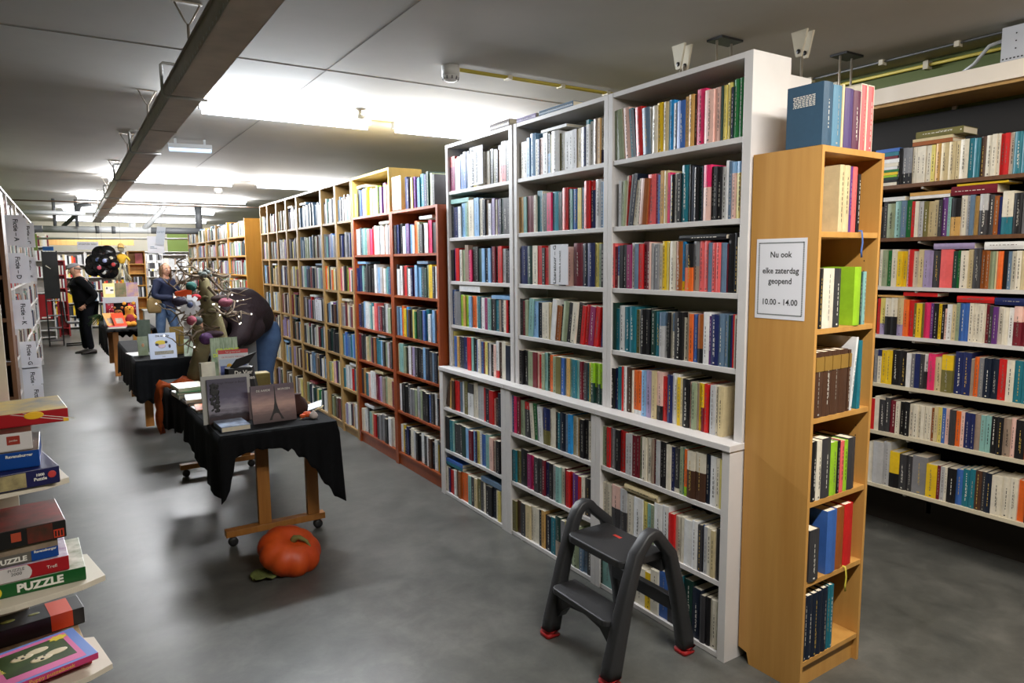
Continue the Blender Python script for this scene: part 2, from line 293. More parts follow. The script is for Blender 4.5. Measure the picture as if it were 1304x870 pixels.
'R4': ('2190,18,205,R 2158,31,209,y_v3 2124,34,210,w_K5 2090,34,212,w_K5 2056,33,213,c_v3 2027,30,205,o 2001,26,203,R 1985,16,187,O 1956,29,188,Y 1946,9,189,O 1912,34,193,p 1896,16,192,V 1872,25,192,K 1857,15,190,Y 1841,15,188,K 1829,12,166,P 1803,27,189,W 1782,21,190,c 1767,15,198,S 1741,26,198,U 1721,20,200,U 1701,20,201,w 1687,14,202,w 1671,17,202,w 1651,19,200,w 1643,8,201,w 1626,16,198,r 1610,16,193,k 1589,22,188,V 1565,24,189,w 1541,24,187,w 1520,21,186,W 1484,36,195,P_r6 1449,35,197,P_r6', '2058,146,10,t 1881,180,20,R 1610,173,32,R 1467,140,35,N'),
'R5': ('2185,21,191,G 2164,21,194,w^N2 2136,28,192,Y 2101,34,195,Y 2061,41,199,K 2021,40,200,K 1998,23,191,W 1978,20,190,G 1949,29,192,N 1930,19,192,k 1908,22,194,W_k5 1870,37,200,p 1837,34,184,c 1782,54,201,O^Y4 1773,9,204,O 1735,38,224,N 1695,40,225,N 1681,14,195,d 1658,23,206,o 1636,22,205,G 1603,33,205,n 1570,33,206,n 1533,37,209,R 1499,34,208,w 1460,39,209,T 1430,30,210,T', ''),
'R6': ('2188,22,184,R 2163,26,199,w 2130,33,185,k 2102,29,201,k 2066,35,188,r 2045,21,187,w 2018,28,190,K 1991,27,195,K 1967,24,186,w 1944,23,186,w 1927,17,187,w 1908,20,186,w 1891,16,186,w 1875,16,186,w 1859,16,185,B 1840,19,195,c 1821,19,195,y 1802,19,195,U 1781,22,195,P 1750,31,192,k 1726,24,191,o 1708,18,189,P 1675,33,189,N 1658,18,191,N 1632,26,191,d 1609,23,190,q 1583,25,191,q 1555,28,192,K 1528,28,195,K 1495,33,194,d 1474,21,200,P 1434,40,195,K 1411,23,196,o', ''),
'R7': ('2182,31,238,w 2126,56,248,g 2085,41,257,g 2031,54,210,K^Y6 1992,39,205,k 1961,31,203,k 1882,78,214,G 1826,56,186,Y 1810,16,190,r 1787,23,187,g 1774,13,189,w 1730,44,189,K 1699,31,193,U 1665,34,201,T 1638,27,210,T 1608,30,210,b 1590,18,211,k 1561,29,209,n 1515,46,204,w 1476,39,209,w 1443,33,213,w 1410,33,209,o 1389,21,215,k', ''),
}
# ------------------------------------------------------------------ setting
WHITE = M('white_paint', (214, 210, 208), .45, var=.04, scale=5)
WHITEB = M('white_back_board', (186, 180, 172), .6)
BIRCH = M('birch_veneer', (202, 152, 82), .42, rgb2=(188, 136, 68), scale=3.0, stretch=(6, 6, .35))
PINE = M('light_wood', (190, 150, 88), .5, rgb2=(172, 130, 70), scale=4, stretch=(5, 5, .4))
OAK = M('shelf_oak', (176, 140, 84), .5, rgb2=(158, 122, 70), scale=4, stretch=(5, 5, .4))
CHERRY = M('cherry_veneer', (152, 68, 20), .4, rgb2=(132, 54, 14), scale=4, stretch=(6, 6, .4))
DWOOD = M('brown_wood', (112, 74, 44), .5, rgb2=(92, 58, 34), scale=4, stretch=(6, 6, .4))
GREENW = M('green_wall', (92, 104, 52), .7, var=.05, scale=3)
CEIL = M('ceiling_concrete', (176, 173, 168), .8, rgb2=(186, 183, 178), scale=1.4, bump=.05)
GREYMETAL = M('galvanised_metal', (172, 162, 148), .42, var=.15, scale=7, metal=.45)
PIPE = M('grey_pipe', (170, 172, 172), .45)
PIPED = M('dark_pipe', (82, 84, 86), .5)
BLACK = M('black_plastic', (30, 30, 31), .45)
BLACKM = M('black_metal', (24, 24, 26), .5)
CREAMP = M('cream_plastic', (208, 200, 180), .5)
PAPER = M('white_paper', (226, 226, 232), .7)

def floor_material():
    m = bpy.data.materials.new('polished_concrete'); m.use_nodes = True; nt = m.node_tree; b = nt.nodes['Principled BSDF']
    tc = nt.nodes.new('ShaderNodeTexCoord')
    n1 = nt.nodes.new('ShaderNodeTexNoise'); n1.inputs['Scale'].default_value = .9; n1.inputs['Detail'].default_value = 8; n1.inputs['Roughness'].default_value = .62
    n2 = nt.nodes.new('ShaderNodeTexNoise'); n2.inputs['Scale'].default_value = 5; n2.inputs['Detail'].default_value = 9; n2.inputs['Roughness'].default_value = .7
    n2.inputs['Distortion'].default_value = .25
    mx = nt.nodes.new('ShaderNodeMath'); mx.operation = 'ADD'
    ml = nt.nodes.new('ShaderNodeMath'); ml.operation = 'MULTIPLY'; ml.inputs[1].default_value = .5
    nt.links.new(tc.outputs['Object'], n1.inputs['Vector']); nt.links.new(tc.outputs['Object'], n2.inputs['Vector'])
    nt.links.new(n1.outputs['Fac'], mx.inputs[0]); nt.links.new(n2.outputs['Fac'], mx.inputs[1]); nt.links.new(mx.outputs[0], ml.inputs[0])
    cr = nt.nodes.new('ShaderNodeValToRGB'); e = cr.color_ramp.elements
    e[0].position = .34; e[0].color = lin((60, 61, 58)) + (1,); e[1].position = .66; e[1].color = lin((106, 105, 100)) + (1,)
    x = e.new(.5); x.color = lin((83, 83, 79)) + (1,)
    nt.links.new(ml.outputs[0], cr.inputs['Fac']); nt.links.new(cr.outputs['Color'], b.inputs['Base Color'])
    b.inputs['Specular IOR Level'].default_value = .3
    rr = nt.nodes.new('ShaderNodeMapRange'); rr.inputs['To Min'].default_value = .24; rr.inputs['To Max'].default_value = .46
    nt.links.new(n2.outputs['Fac'], rr.inputs['Value']); nt.links.new(rr.outputs['Result'], b.inputs['Roughness'])
    bp = nt.nodes.new('ShaderNodeBump'); bp.inputs['Strength'].default_value = .07; bp.inputs['Distance'].default_value = .012
    nt.links.new(n2.outputs['Fac'], bp.inputs['Height']); nt.links.new(bp.outputs['Normal'], b.inputs['Normal'])
    return m
CZ = 2.75; YB = 22.0
def struct(o): o['kind'] = 'structure'; return o
struct(BX('floor', floor_material(), -3, 4.4, -4, YB + .2, -.1, 0))
struct(BX('ceiling', CEIL, -3, 4.4, -4, YB + .2, CZ, CZ + .1))
struct(BX('wall_right', GREENW, 4.22, 4.4, -4, YB + .2, 0, CZ))
struct(BX('wall_back', M('cream_wall', (196, 190, 172), .7), -3, 4.22, YB, YB + .2, 0, CZ))
struct(BX('wall_left', GREENW, -.95, -.78, 7.3, YB, 0, CZ))
struct(BX('wall_left_near', GREENW, -3.0, -2.85, -4, 7.3, 0, CZ))
struct(BX('wall_left_return', GREENW, -2.85, -.95, 7.3, 7.45, 0, CZ))
struct(BX('wall_front', GREENW, -2.85, 4.22, -4, -3.85, 0, CZ))
SEAM = M('ceiling_seam', (136, 132, 127), .9)
struct(BX('trim_1', SEAM, -.75, 4.2, 4.12, 4.125, CZ - .0015, CZ))
struct(BX('trim_2', SEAM, 1.36, 1.364, 2.0, 9.0, CZ - .0015, CZ))

# ------------------------------------------------------------------ shelving furniture: local frame, front faces -X at x=0
def case(label, loc, rz, W, D, H, shelves, t, mat, back=None, top=True, plinth=0, group=None, name='bookcase', z0=0, ts=None, bevel=0, depth_in=0, cat='bookcase', t0=None, bottom_cut=False):
    o = thing(name, label, cat, loc, rz, group)
    ts = ts or t; t0 = t0 or t
    if bottom_cut:
        m = MB(); zz = [(0, 0), (D - .06, 0), (D - .05, .05), (D, .06), (D, H), (0, H)]
        X = Matrix(((1, 0, 0, 0), (0, 0, -1, t0), (0, 1, 0, 0), (0, 0, 0, 1)))
        m.prism([(a, b) for a, b in zz], 0, t0, 0, X); m.build('side_panel', mat, o, bevel)
    else:
        BX('side_panel', mat, 0, D, 0, t0, z0, H, o, bevel)
    BX('side_panel', mat, 0, D, W - t, W, z0, H, o, bevel)
    if top: BX('top_panel', mat, .001, D, t0, W - t, H - ts, H, o, bevel)
    BX('back_panel', back or mat, D - .008, D - .001, t0, W - t, z0 + .01, H - (ts if top else 0), o)
    for s in shelves: BX('shelf', mat, .004 + depth_in, D - .008, t0, W - t, s - ts, s, o, bevel)
    if plinth: BX('plinth', mat, .015, .03, t0, W - t, z0, plinth, o)
    return o
WS = [2.096, 1.788, 1.497, 1.197, .906]
NEAR = {1: 'farthest', 2: 'middle', 3: 'nearest'}
for n, y0, y1, tt in ((3, 1.75, 2.575, .04), (2, 2.577, 3.402, .03), (1, 3.42, 4.25, .036)):
    nm = {3: 'tall white bookcase at the near end of the white row', 2: 'tall white bookcase between two others, small books lying on top', 1: 'tall white bookcase beside the cherry red bookcase'}[n]
    case(nm, (2.2, y0 + (.006 if n == 3 else 0), 0), 0, y1 - y0 - (.006 if n == 3 else 0), .225, 2.405, WS[:4], .03, WHITE, WHITEB, t0=tt, group='white bookcases standing on low bookcases', z0=.906, ts=.022, bevel=.0015)
for n, y0, y1, tt in ((3, 1.756, 2.575, .037), (2, 2.577, 3.41, .033), (1, 3.412, 4.275, .05)):
    nm = {3: 'low white bookcase behind the black step stool', 2: 'low white bookcase in the middle of three', 1: 'low white bookcase touching the cherry red bookcase'}[n]
    o = case(nm, (2.132, y0, 0), 0, y1 - y0, .3, .88, [.632 if n == 3 else .627, .33, .023], .05 if n != 3 else .035, WHITE, WHITEB, top=False, t0=tt, group='low white bookcases', name='low_bookcase', ts=.02)
    BX('top_board', WHITE, -.008, .3, -.006 if n == 3 else .001, y1 - y0, .88, .906, o, .002)
# the back-to-back bookcase whose white end shows
case('white bookcase back to back behind the tall white row', (2.62, 4.25, 0), math.pi, 2.45, .19, 2.36, [2.0, 1.7, 1.4, 1.1, .8, .5, .2], .03, WHITE, WHITEB, group='white bookcases facing the right aisle')
# cherry red pair
RS = [1.69, 1.37, 1.052, .762, .446, .105]
case('cherry red bookcase next to the white row', (2.152, 4.292, 0), 0, .815, .28, 2.018, RS, .028, CHERRY, plinth=.085, group='cherry red bookcases', ts=.018)
case('cherry red bookcase next to the light wood bookcases', (2.152, 5.109, 0), 0, .86, .28, 2.018, RS, .028, CHERRY, plinth=.085, group='cherry red bookcases', ts=.018)
o = thing('shelf_extension', 'pale yellow wood top box standing on a cherry red bookcase', 'shelf box', (2.152, 5.115, 2.019))
YEL = M('yellow_veneer', (226, 196, 112), .5, rgb2=(216, 182, 96), scale=3, stretch=(6, 6, .4))
BX('side_panel', YEL, 0, .28, 0, .022, 0, .34, o); BX('side_panel', YEL, 0, .28, .832, .854, 0, .34, o)
BX('top_panel', YEL, 0, .28, .022, .832, .32, .34, o); BX('back_panel', YEL, .272, .279, .022, .832, 0, .32, o)
# light wood bookcases
CP = [5.99, 6.43, 6.87, 7.73, 8.17, 8.60, 9.04, 9.42]
CS = [2.005, 1.675, 1.36, 1.03, .745, .435, .08]
CN = ['first', 'second', 'third, wide', 'fourth', 'fifth', 'sixth', 'seventh']
for i in range(7):
    case('light wood bookcase, %s after the cherry red pair' % CN[i], (2.155, CP[i] + .001, 0), 0, CP[i + 1] - CP[i] - .002, .28, 2.36, CS, .022, OAK, OAK, plinth=.07, group='light wood bookcases in the long row', ts=.02)
# row across the cross aisle
FP = [10.2, 11.47, 12.46, 13.46, 14.5, 15.6]
FS = [2.015, 1.735, 1.46, 1.18, .9, .6, .3, .05]
FN = ['nearest to the tree', 'second from its wooden end', 'third from its wooden end', 'fourth from its wooden end', 'farthest from its wooden end']
FARW = M('orange_wood', (214, 158, 66), .45, rgb2=(198, 140, 52), scale=3, stretch=(6, 6, .4))
for i in range(5):
    case('light wood bookcase beyond the cross aisle, ' + FN[i], (2.12, FP[i] + .001, 0), 0, FP[i + 1] - FP[i] - .002, .36, 2.25, FS, .03, FARW if i == 0 else OAK, OAK, top=False, group='light wood bookcases beyond the cross aisle', ts=.02, plinth=.05)
# birch bookcase with the notice
BZ = [1.725, 1.38, 1.054, .739, .43, .115]
BILLY = Matrix.Translation((2.214, 1.468, 0)) @ Matrix.Rotation(R(1.1), 4, 'Z')
o = thing('narrow_bookcase', 'tall narrow birch bookcase with a notice on its side', 'bookcase', (2.214, 1.468, 0), R(1.1))
m = MB(); X = Matrix(((0, 0, 1, 0), (1, 0, 0, 0), (0, 1, 0, 0), (0, 0, 0, 1)))
prof = [(0, 0), (.23, 0), (.24, .045), (.28, .055), (.28, 2.02), (0, 2.02)]
HOLE = M('peg_hole', (70, 48, 26), .8)
for xx in (0, .385):
    m = MB(); m.prism(prof, xx, xx + .015, 0, X)
    if xx:
        for z in (1.62, 1.58, 1.54, 1.50, 1.30, 1.26, 1.22, 1.18, .97, .93, .65, .61, .33):
            m.lathe([(.0028, 0), (.0028, .0004)], 8, 1, Matrix.Translation((.3848, .05, z)) @ Matrix.Rotation(R(-90), 4, 'Y'))
    m.build('side_panel', [BIRCH, HOLE], o)
BX('top_panel', BIRCH, .015, .385, 0, .28, 1.998, 2.02, o, .001)
BX('back_panel', BIRCH, .015, .385, .272, .279, .06, 1.998, o)
for z in BZ: BX('shelf', BIRCH, .015, .385, .003, .272, z - .02, z, o, .001)
BX('plinth', BIRCH, .015, .385, .02, .034, 0, .095, o)
# notice
n = thing('paper_notice', 'white printed notice taped on the side of the birch bookcase', 'notice', (2.214, 1.468, 0), R(1.1))
m = MB(); m.box(-.0016, -.0006, .042, .252, 1.408, 1.705); m.build('sheet', PAPER, n)
m = MB(); bz = M('notice_border', (70, 78, 76), .7)
for k in range(42):
    a = 1.424 + k * .0064
    for y in (.054, .24): m.box(-.002, -.0016, y - .0024, y + .0024, a, a + .0042)
for k in range(29):
    a = .056 + k * .0064
    for z in (1.424, 1.689): m.box(-.002, -.0016, a, a + .0042, z - .0024, z + .0024)
m.build('border', bz, n)
for s, z, sz in (('Nu ook', 1.636, .031), ('elke zaterdag', 1.577, .031), ('geopend', 1.539, .031), ('10.00 - 14.00', 1.461, .031)):
    text(s, sz, INKD, n, (-.0019, .147, z), (0, -1, 0), (0, 0, 1), bold=.0005, sx=.92)
# right wall shelving
o = thing('wall_shelving', 'long wall shelving with white fascia along the green right wall', 'shelving', (3.9, -1.2, 0))
RZ = [2.03, 1.74, 1.468, 1.192, .91, .63, .315]
CRM = M('cream_board', (206, 196, 172), .5)
for z, mt in zip(RZ, (DWOOD, DWOOD, WHITE, WHITE, CRM, CRM, CRM)): BX('shelf', mt, 0, .28, 0, 4.6, z - .02, z, o)
BX('fascia', M('fascia_board', (236, 224, 208), .5), -.03, -.008, 0, 4.6, 2.478, 2.562, o)
BX('top_board', PINE, -.008, .31, 0, 4.6, 2.462, 2.478, o)
for k in range(8):
    BX('wall_rail', M('rail_white', (190, 186, 178), .5), .296, .312, .18 + k * .6, .205 + k * .6, .12, 2.46, o)
XB = Matrix(((1, 0, 0, 0), (0, 0, 1, 0), (0, 1, 0, 0), (0, 0, 0, 1)))
for k in range(8):
    for z in RZ:
        m = MB(); m.prism([(0.01, z - .021), (.296, z - .021), (.296, z - .075), (.25, z - .06), (.01, z - .032)], .186 + k * .6, .199 + k * .6, 0, XB); m.build('bracket', MATS['rail_white'], o)
BX('kick_board', M('kick_dark', (44, 38, 32), .7), .296, .31, 0, 4.6, 0, .25, o)
BX('back_board', M('shelving_back', (22, 19, 16), .85), .29, .296, 0, 4.6, .25, 2.44, o)

# ------------------------------------------------------------------ books in rows
ORD = 'first second third fourth fifth sixth seventh eighth ninth tenth eleventh twelfth thirteenth fourteenth fifteenth sixteenth seventeenth eighteenth nineteenth twentieth'.split()
def ordn(i):
    if i < 20: return ORD[i]
    t = {2: 'twenty', 3: 'thirty', 4: 'forty', 5: 'fifty'}[(i + 1) // 10]; u = (i + 1) % 10
    return t + '-' + ORD[u - 1] if u else {20: 'twentieth', 30: 'thirtieth', 40: 'fortieth', 50: 'fiftieth'}[i + 1]
SHELFN = {}
for n in (1, 2, 3):
    for k, s in enumerate(('top', 'second', 'third', 'fourth', 'fifth'), 1): SHELFN['S%dR%d' % (n, k)] = ('%s shelf' % s, '%s tall white bookcase' % NEAR[n])
    for k, s in ((6, 'upper'), (7, 'middle'), (8, 'bottom')): SHELFN['S%dR%d' % (n, k)] = ('%s shelf' % s, '%s low white bookcase' % NEAR[n])
for k, s in enumerate(('top', 'second', 'third', 'fourth', 'fifth', 'sixth', 'lowest'), 1): SHELFN['R%d' % k] = ('%s shelf' % s, 'right wall shelving')
FRONT = {}
for k in SHELFN:
    FRONT[k] = 3.9 if k[0] == 'R' else (2.2 if int(k[3]) < 6 else 2.132)
ZSH = {}
for n in (1, 2, 3):
    for k in range(1, 6): ZSH['S%dR%d' % (n, k)] = WS[k - 1]
    ZSH['S%dR6' % n] = .632 if n == 3 else .627; ZSH['S%dR7' % n] = .33; ZSH['S%dR8' % n] = .023
for k in range(7): ZSH['R%d' % (k + 1)] = RZ[k]
cand = []
for key, (a, b) in ROWS.items():
    L = []
    for i, s in enumerate(a.split()):
        q = s.split(','); L.append((int(q[0]) / 1000, int(q[1]) / 1000, int(q[2]) / 1000, q[3], int(q[4]) / 1000 if len(q) > 4 else 0.0))
    xf, zs = FRONT[key], ZSH[key] + .0005
    left = max(l[0] + l[1] for l in L)
    for i, (y, w, h, c, ln) in enumerate(L):
        dx = .008 + rnd.random() * .014
        cand.append(dict(key=key, i=i, y=y, w=w - .0008, h=h, c=c, ln=ln, x=xf + dx, z=zs, lay=False, d=min(h * rnd.uniform(.62, .7), .195 if xf < 3 else .23)))
    tops = {}
    for i, s in enumerate(b.split()):
        q = s.split(','); y, L2, th, c = int(q[0]) / 1000, int(q[1]) / 1000, int(q[2]) / 1000, q[3]
        zb = max([zs + l[2] * (1 if not l[4] else .985) for l in L if l[0] < y + L2 and l[0] + l[1] > y] + [zs]) + .002
        for (ya, yb, zt) in tops.get('t', []):
            if ya < y + L2 and yb > y: zb = max(zb, zt + .001)
        tops.setdefault('t', []).append((y, y + L2, zb + th))
        cand.append(dict(key=key, i=i, y=y, w=th, h=L2, c=c, ln=0, x=xf + .012, z=zb, lay=True, d=min(max(.12, L2 * .66), .19)))
def area(q):
    D = q['x'] * .539 + (q['y']) * .842
    return q['w'] * q['h'] * q['x'] / D ** 3 * (.35 if q['key'] == 'S3R8' and q['y'] > 2.0 else 1)
cand.sort(key=area, reverse=True)
NOWN = 236
used_labels = set()
for n, q in enumerate(cand):
    rot = (-math.pi / 2 if q['lay'] else 0)
    if n < NOWN:
        sh, un = SHELFN[q['key']]; cn = CNAME[q['c'][0]]
        if q['lay']: lab = '%s book lying flat on other books, %s of %s' % (cn, sh, un)
        else: lab = '%s book, %s from left on %s of %s' % (cn + (' two-tone' if len(q['c']) == 4 else ''), ordn(q['i']), sh, un)
        if lab in used_labels: lab = lab.replace('lying flat', 'lying flat higher')
        used_labels.add(lab)
        if q['lay']:
            o = make_book('book', (q['x'], q['y'], q['z']), q['w'], q['h'], q['d'], q['c'], label=lab, group='books on the %s of the %s' % (sh, un))
            o.rotation_euler = (-math.pi / 2, 0, 0); o.location.z = q['z'] + q['w']
        else:
            make_book('book', (q['x'], q['y'], q['z']), q['w'], q['h'], q['d'], q['c'], q['ln'], label=lab, group='books on the %s of the %s' % (sh, un))
    elif q['lay']:
        STUFF.box(q['x'], q['x'] + q['d'], q['y'], q['y'] + q['h'], q['z'], q['z'] + q['w'], SIDX[q['c'][0]])
        STUFF.box(q['x'] + .002, q['x'] + q['d'] - .002, q['y'] - .0004, q['y'] + q['h'] + .0004, q['z'] + .002, q['z'] + q['w'] - .002, SPAGE)
    else:
        stuff_book((q['x'], q['y'], q['z']), q['w'], q['h'], q['d'], q['c'], q['ln'])

def fill(xf, ya, yb, zs, hmax, cols, rz=0, wr=(.014, .038), gap=.0, lettered=False, dmax=.2, lays=.12, r=rnd, hmin=.17):
    """fills a shelf from yb down to ya (as seen from the aisle: left to right)"""
    y = yb; i = 0
    while True:
        w = r.uniform(*wr); h = r.uniform(hmin, hmax); c = cols[i % len(cols)] if isinstance(cols, list) else r.choice(cols)
        if y - w < ya + gap: break
        p = (xf + .01 + r.random() * .02, y - w, zs) if rz == 0 else (xf - .01 - r.random() * .02, y, zs)
        stuff_book(p, w - .0006, h, min(h * .66, dmax), c, rz=rz, lettered=lettered, r=r)
        y -= w; i += 1
    if r.random() < lays:
        L = r.uniform(.17, .22); a = r.uniform(ya, max(ya, yb - L)); k = SIDX[r.choice('WWwuDcr')]
        s = 1 if rz == 0 else -1
        x0, x1 = sorted((xf + s * .015, xf + s * .15))
        STUFF.box(x0, x1, a, min(a + L, yb), zs + hmax + .002, zs + hmax + .022, k)
AR = ["NNPyVVTTTNESSk", "kNkWTVuWoSkWWpks", "kWWrRkWNruuTkESY", "DuoYhbkyekKEvUTW", "cqqSKWbvkKKunkDn", "WKKKkGGSgGSKKUk", "WYnNKwgKKWWKWbn"]
BR = ["yKUNuWYYScWLKVVPP", "WWKTqqspRWWgWWP", "NNqEkKKKcWugdWqT", "NkuWWqTwsDrkkgS", "rkkWcSMKBTTukSg", "ktnTPWWrMvdSccr", "wWWkqcRkKGGGKWW"]
AZ = [2.019] + RS
for k in range(7):
    hm = .235 if k else .27
    fill(2.152, 4.33, 5.075 if k else 4.86, AZ[k] + .001, .24, list(AR[k]), wr=(.03, .058) if k else (.03, .045), lettered=True, lays=.5 if k else 0, hmin=.2)
    fill(2.152, 5.145, 5.935, AZ[k] + .001, .24, list(BR[k]), wr=(.035, .058), lettered=True, lays=.5, hmin=.2)
for (nm, ya, yb, col) in (('red', 4.33, 5.07, 'c'),):
    pass
MIX = 'WWwcGgkKNnTDuUrSdvqbEPyROY'
COLS = {0: [list('uDnWbg'), list('nWNkdG'), list('pPWKOL'), list('dGrcw'), list('TuUDUD'), list('TWWgWrR'), list('WvWnrcG')],
        1: [list('GgrqdMg'), list('GqNvDUu'), list('oyWYKw'), list('nDkWKVb'), list('KKEKkK'), list('SWyYPVk'), list('ESOEbRr')],
        2: [list('DDDuDDgDDEk'), list('gDDDkSOSb'), list('GvWqqDDNkDrWnw'), list('rRkWbkvN'), list('WkWgSwrET'), list('kdbYnbWYDuD'), list('ySeWnGWWEkE')]}
for i in range(7):
    for k in range(7):
        cl = COLS[i][k] if i in COLS else [rnd.choice('WWwcScGgkKNnDuEdvybr') for _ in range(12)]
        fill(2.155, CP[i] + .03, CP[i + 1] - .03, CS[k] + .001, .235, cl, wr=(.025, .05), lettered=False, lays=.35, hmin=.185)
for i in range(5):
    for k in range(8):
        fill(2.12, FP[i] + .04, FP[i + 1] - .04, FS[k] + .001, .215, [rnd.choice('WWwwcgGkKdvrRDqSOnE') for _ in range(40)], wr=(.03, .06), lays=.3, hmin=.17)
# shelving on the right beyond what the rows list
for k in range(7):
    fill(3.9, 2.25, 3.3, RZ[k] + .001, .2, 'WwcKkNTRYBgGq', wr=(.018, .04), dmax=.2, lays=.2)
    fill(3.9, .3, 1.34, RZ[k] + .001, .2, 'WwcKkNTRYBgGq', wr=(.018, .04), dmax=.2, lays=.2)
for k, z in enumerate([2.0, 1.7, 1.4, 1.1, .8, .5, .2]):
    fill(2.62, 1.86, 4.2, z + .001, .22, 'WwcKkNTRYBgGq', rz=math.pi, wr=(.018, .04), dmax=.15, lays=.2)
# ------------------------------------------------------------------ books in the birch bookcase (spines face -Y)
brnd = random.Random(3)
def billy_book(x0, x1, z, h, c, label, group, rec=.006, d=None, lean=0, name='book', lettered=True):
    p = BILLY @ Vector((x1 - 2.2145, rec, z + .0005))
    o = make_book(name, p, x1 - x0 - .0006, h, d or min(.2, h * .68), c, lean, rz=math.pi / 2 + R(1.1), r=brnd, label=label, group=group, lettered=lettered)
    return o
def billy_row(z, spec, shelf):
    for i, s in enumerate(spec):
        x0, x1, h, c = s[:4]; kw = s[4] if len(s) > 4 else {}
        col = CNAME[c[0]] + (' two-tone' if len(c) == 4 else '')
        billy_book(x0, x1, z, h, c, '%s book, %s from left on %s of the birch bookcase' % (col, ordn(i), shelf), 'books on the %s of the birch bookcase' % shelf, **kw)
billy_row(BZ[0], [(2.336, 2.366, .236, 'c'), (2.367, 2.402, .236, 'c'), (2.403, 2.418, .234, 'V'), (2.419, 2.448, .234, 's'), (2.455, 2.473, .21, 'K')], 'top shelf')
billy_row(BZ[1], [(2.235, 2.262, .215, 'K'), (2.263, 2.33, .215, 'w'), (2.331, 2.372, .214, 'k'), (2.455, 2.498, .218, 'L', dict(rec=.002, lettered=False, d=.2)), (2.502, 2.517, .2, 'E'), (2.523, 2.543, .2, 'q')], 'second shelf')
billy_row(BZ[2], [(2.236, 2.287, .24, 'b'), (2.288, 2.338, .24, 'b'), (2.339, 2.392, .24, 'b'), (2.393, 2.443, .24, 'b'), (2.449, 2.466, .235, 'b'), (2.468, 2.482, .28, 'W', dict(lean=-.03)), (2.516, 2.54, .264, 'T')], 'third shelf')
billy_row(BZ[3], [(2.237, 2.269, .226, 'K'), (2.270, 2.301, .226, 'w'), (2.302, 2.358, .228, 'k'), (2.359, 2.402, .205, 'L'), (2.403, 2.423, .205, 'K'), (2.424, 2.449, .2, 's'), (2.45, 2.474, .2, 'L'), (2.475, 2.524, .205, 'k')], 'fourth shelf')
billy_row(BZ[4], [(2.24, 2.3, .2, 'k', dict(rec=.0)), (2.355, 2.417, .248, 'U', dict(rec=.004, lettered=False)), (2.42, 2.47, .248, 'B', dict(lettered=False)), (2.472, 2.53, .25, 'R', dict(lettered=False))], 'fifth shelf')
billy_row(BZ[5], [(2.236, 2.252, .255, 'n'), (2.253, 2.288, .255, 'n'), (2.289, 2.32, .255, 'n'), (2.321, 2.352, .255, 'n'), (2.353, 2.384, .258, 'n'), (2.385, 2.398, .258, 'T'), (2.4, 2.424, .258, 'T')], 'bottom shelf')
GOLD = M('gilt_band', (150, 116, 52), .4)
for o in [o for o in bpy.data.objects if o.get('group') == 'books on the third shelf of the birch bookcase' and 'dark brown' in o.get('label', '')]:
    w = max(v.co.y for v in o.data.vertices)
    m = MB(); m.box(-.0042, .002, .002, w - .002, .17, .222); tag(m.build('gilt_title_band', GOLD, o), 'gilt band')
# books standing on top of the birch bookcase
TB = 'big books standing on top of the birch bookcase'
def top_book(x0, x1, h, c, label, d=.14, rec=.004, **k): return billy_book(x0, x1, 2.02, h, c, label, TB, rec=rec, d=d, **k)
BM['blue_cloth'] = M('book_cloth_blue', (44, 76, 100), .55, var=.06, scale=60); PAL['blue_cloth'] = 1
def cloth_book(x0, x1, h, mat, label, d, rec=.004):
    o = top_book(x0, x1, h, 'T', label, d, rec); o.data.materials[0] = mat; return o
CB1 = MATS['book_cloth_blue']; CB2 = M('book_cloth_light_blue', (78, 124, 150), .55); VI = M('book_violet', (76, 58, 110), .5); PLU = M('book_plum', (92, 44, 70), .5); COR = M('book_coral', (222, 96, 100), .5)
o = cloth_book(2.213, 2.268, .212, CB1, 'dark blue hardback with text printed on its side, atop the birch bookcase', .14)
m = MB()
for k in range(7):
    y = .03; zt = .172 - k * .0058
    while y < .112:
        L = brnd.uniform(.006, .014); m.quad((y, .0555, zt), (min(y + L, .115), .0555, zt), (min(y + L, .115), .0555, zt + .0032), (y, .0555, zt + .0032)); y += L + .003
m.build('blurb', INKL, o)
cloth_book(2.27, 2.323, .207, CB2, 'lighter blue hardback beside the dark blue one atop the birch bookcase', .14)
top_book(2.327, 2.34, .214, 'c', 'thin cream slipcase edge between blue and violet books atop birch bookcase', .15)
cloth_book(2.342, 2.394, .205, VI, 'violet hardback, first of the two purple ones atop the birch bookcase', .13)
cloth_book(2.396, 2.443, .203, PLU, 'plum hardback right of the violet one atop the birch bookcase', .13)
for x0, x1, nm in ((2.446, 2.487, 'coral pink book in a cream slipcase, left of two alike'), (2.489, 2.533, 'coral pink book in a cream slipcase, rightmost atop the birch bookcase')):
    o = cloth_book(x0 + .004, x1 - .004, .228, COR, nm, .14, .006)
    m = MB(); w = x1 - x0; a, b = -.0035, w - .0045
    m.box(.0, .15, a, -.0006, -.0002, .234); m.box(.0, .15, w - .0088 + .0006, b, -.0002, .234); m.box(0, .15, a, b, .2302, .234)
    m.build('slipcase', BM['w'], o)
# ribbons hanging from the shelves
for (x, z, cols, lab) in ((2.472, 1.708, ((70, 100, 160),), 'blue ribbon marker hanging below the top shelf of the birch bookcase'), (2.475, .41, ((206, 190, 70),), 'yellow ribbon marker hanging below the blue and orange books')):
    p = BILLY @ Vector((x - 2.2145, -.006, z))
    m = MB(); m.tube([(0, .03, .0225), (0, .0, .0225), (0, -.003, .01), (.004, -.004, -.02), (-.003, -.005, -.05), (.002, -.004, -.075)], (.004, .0012), 6)
    tag(m.build('ribbon_marker', M('ribbon_%d' % int(z * 100), cols[0], .6), loc=(p.x, p.y, z)), lab, 'ribbon', 'ribbon markers')

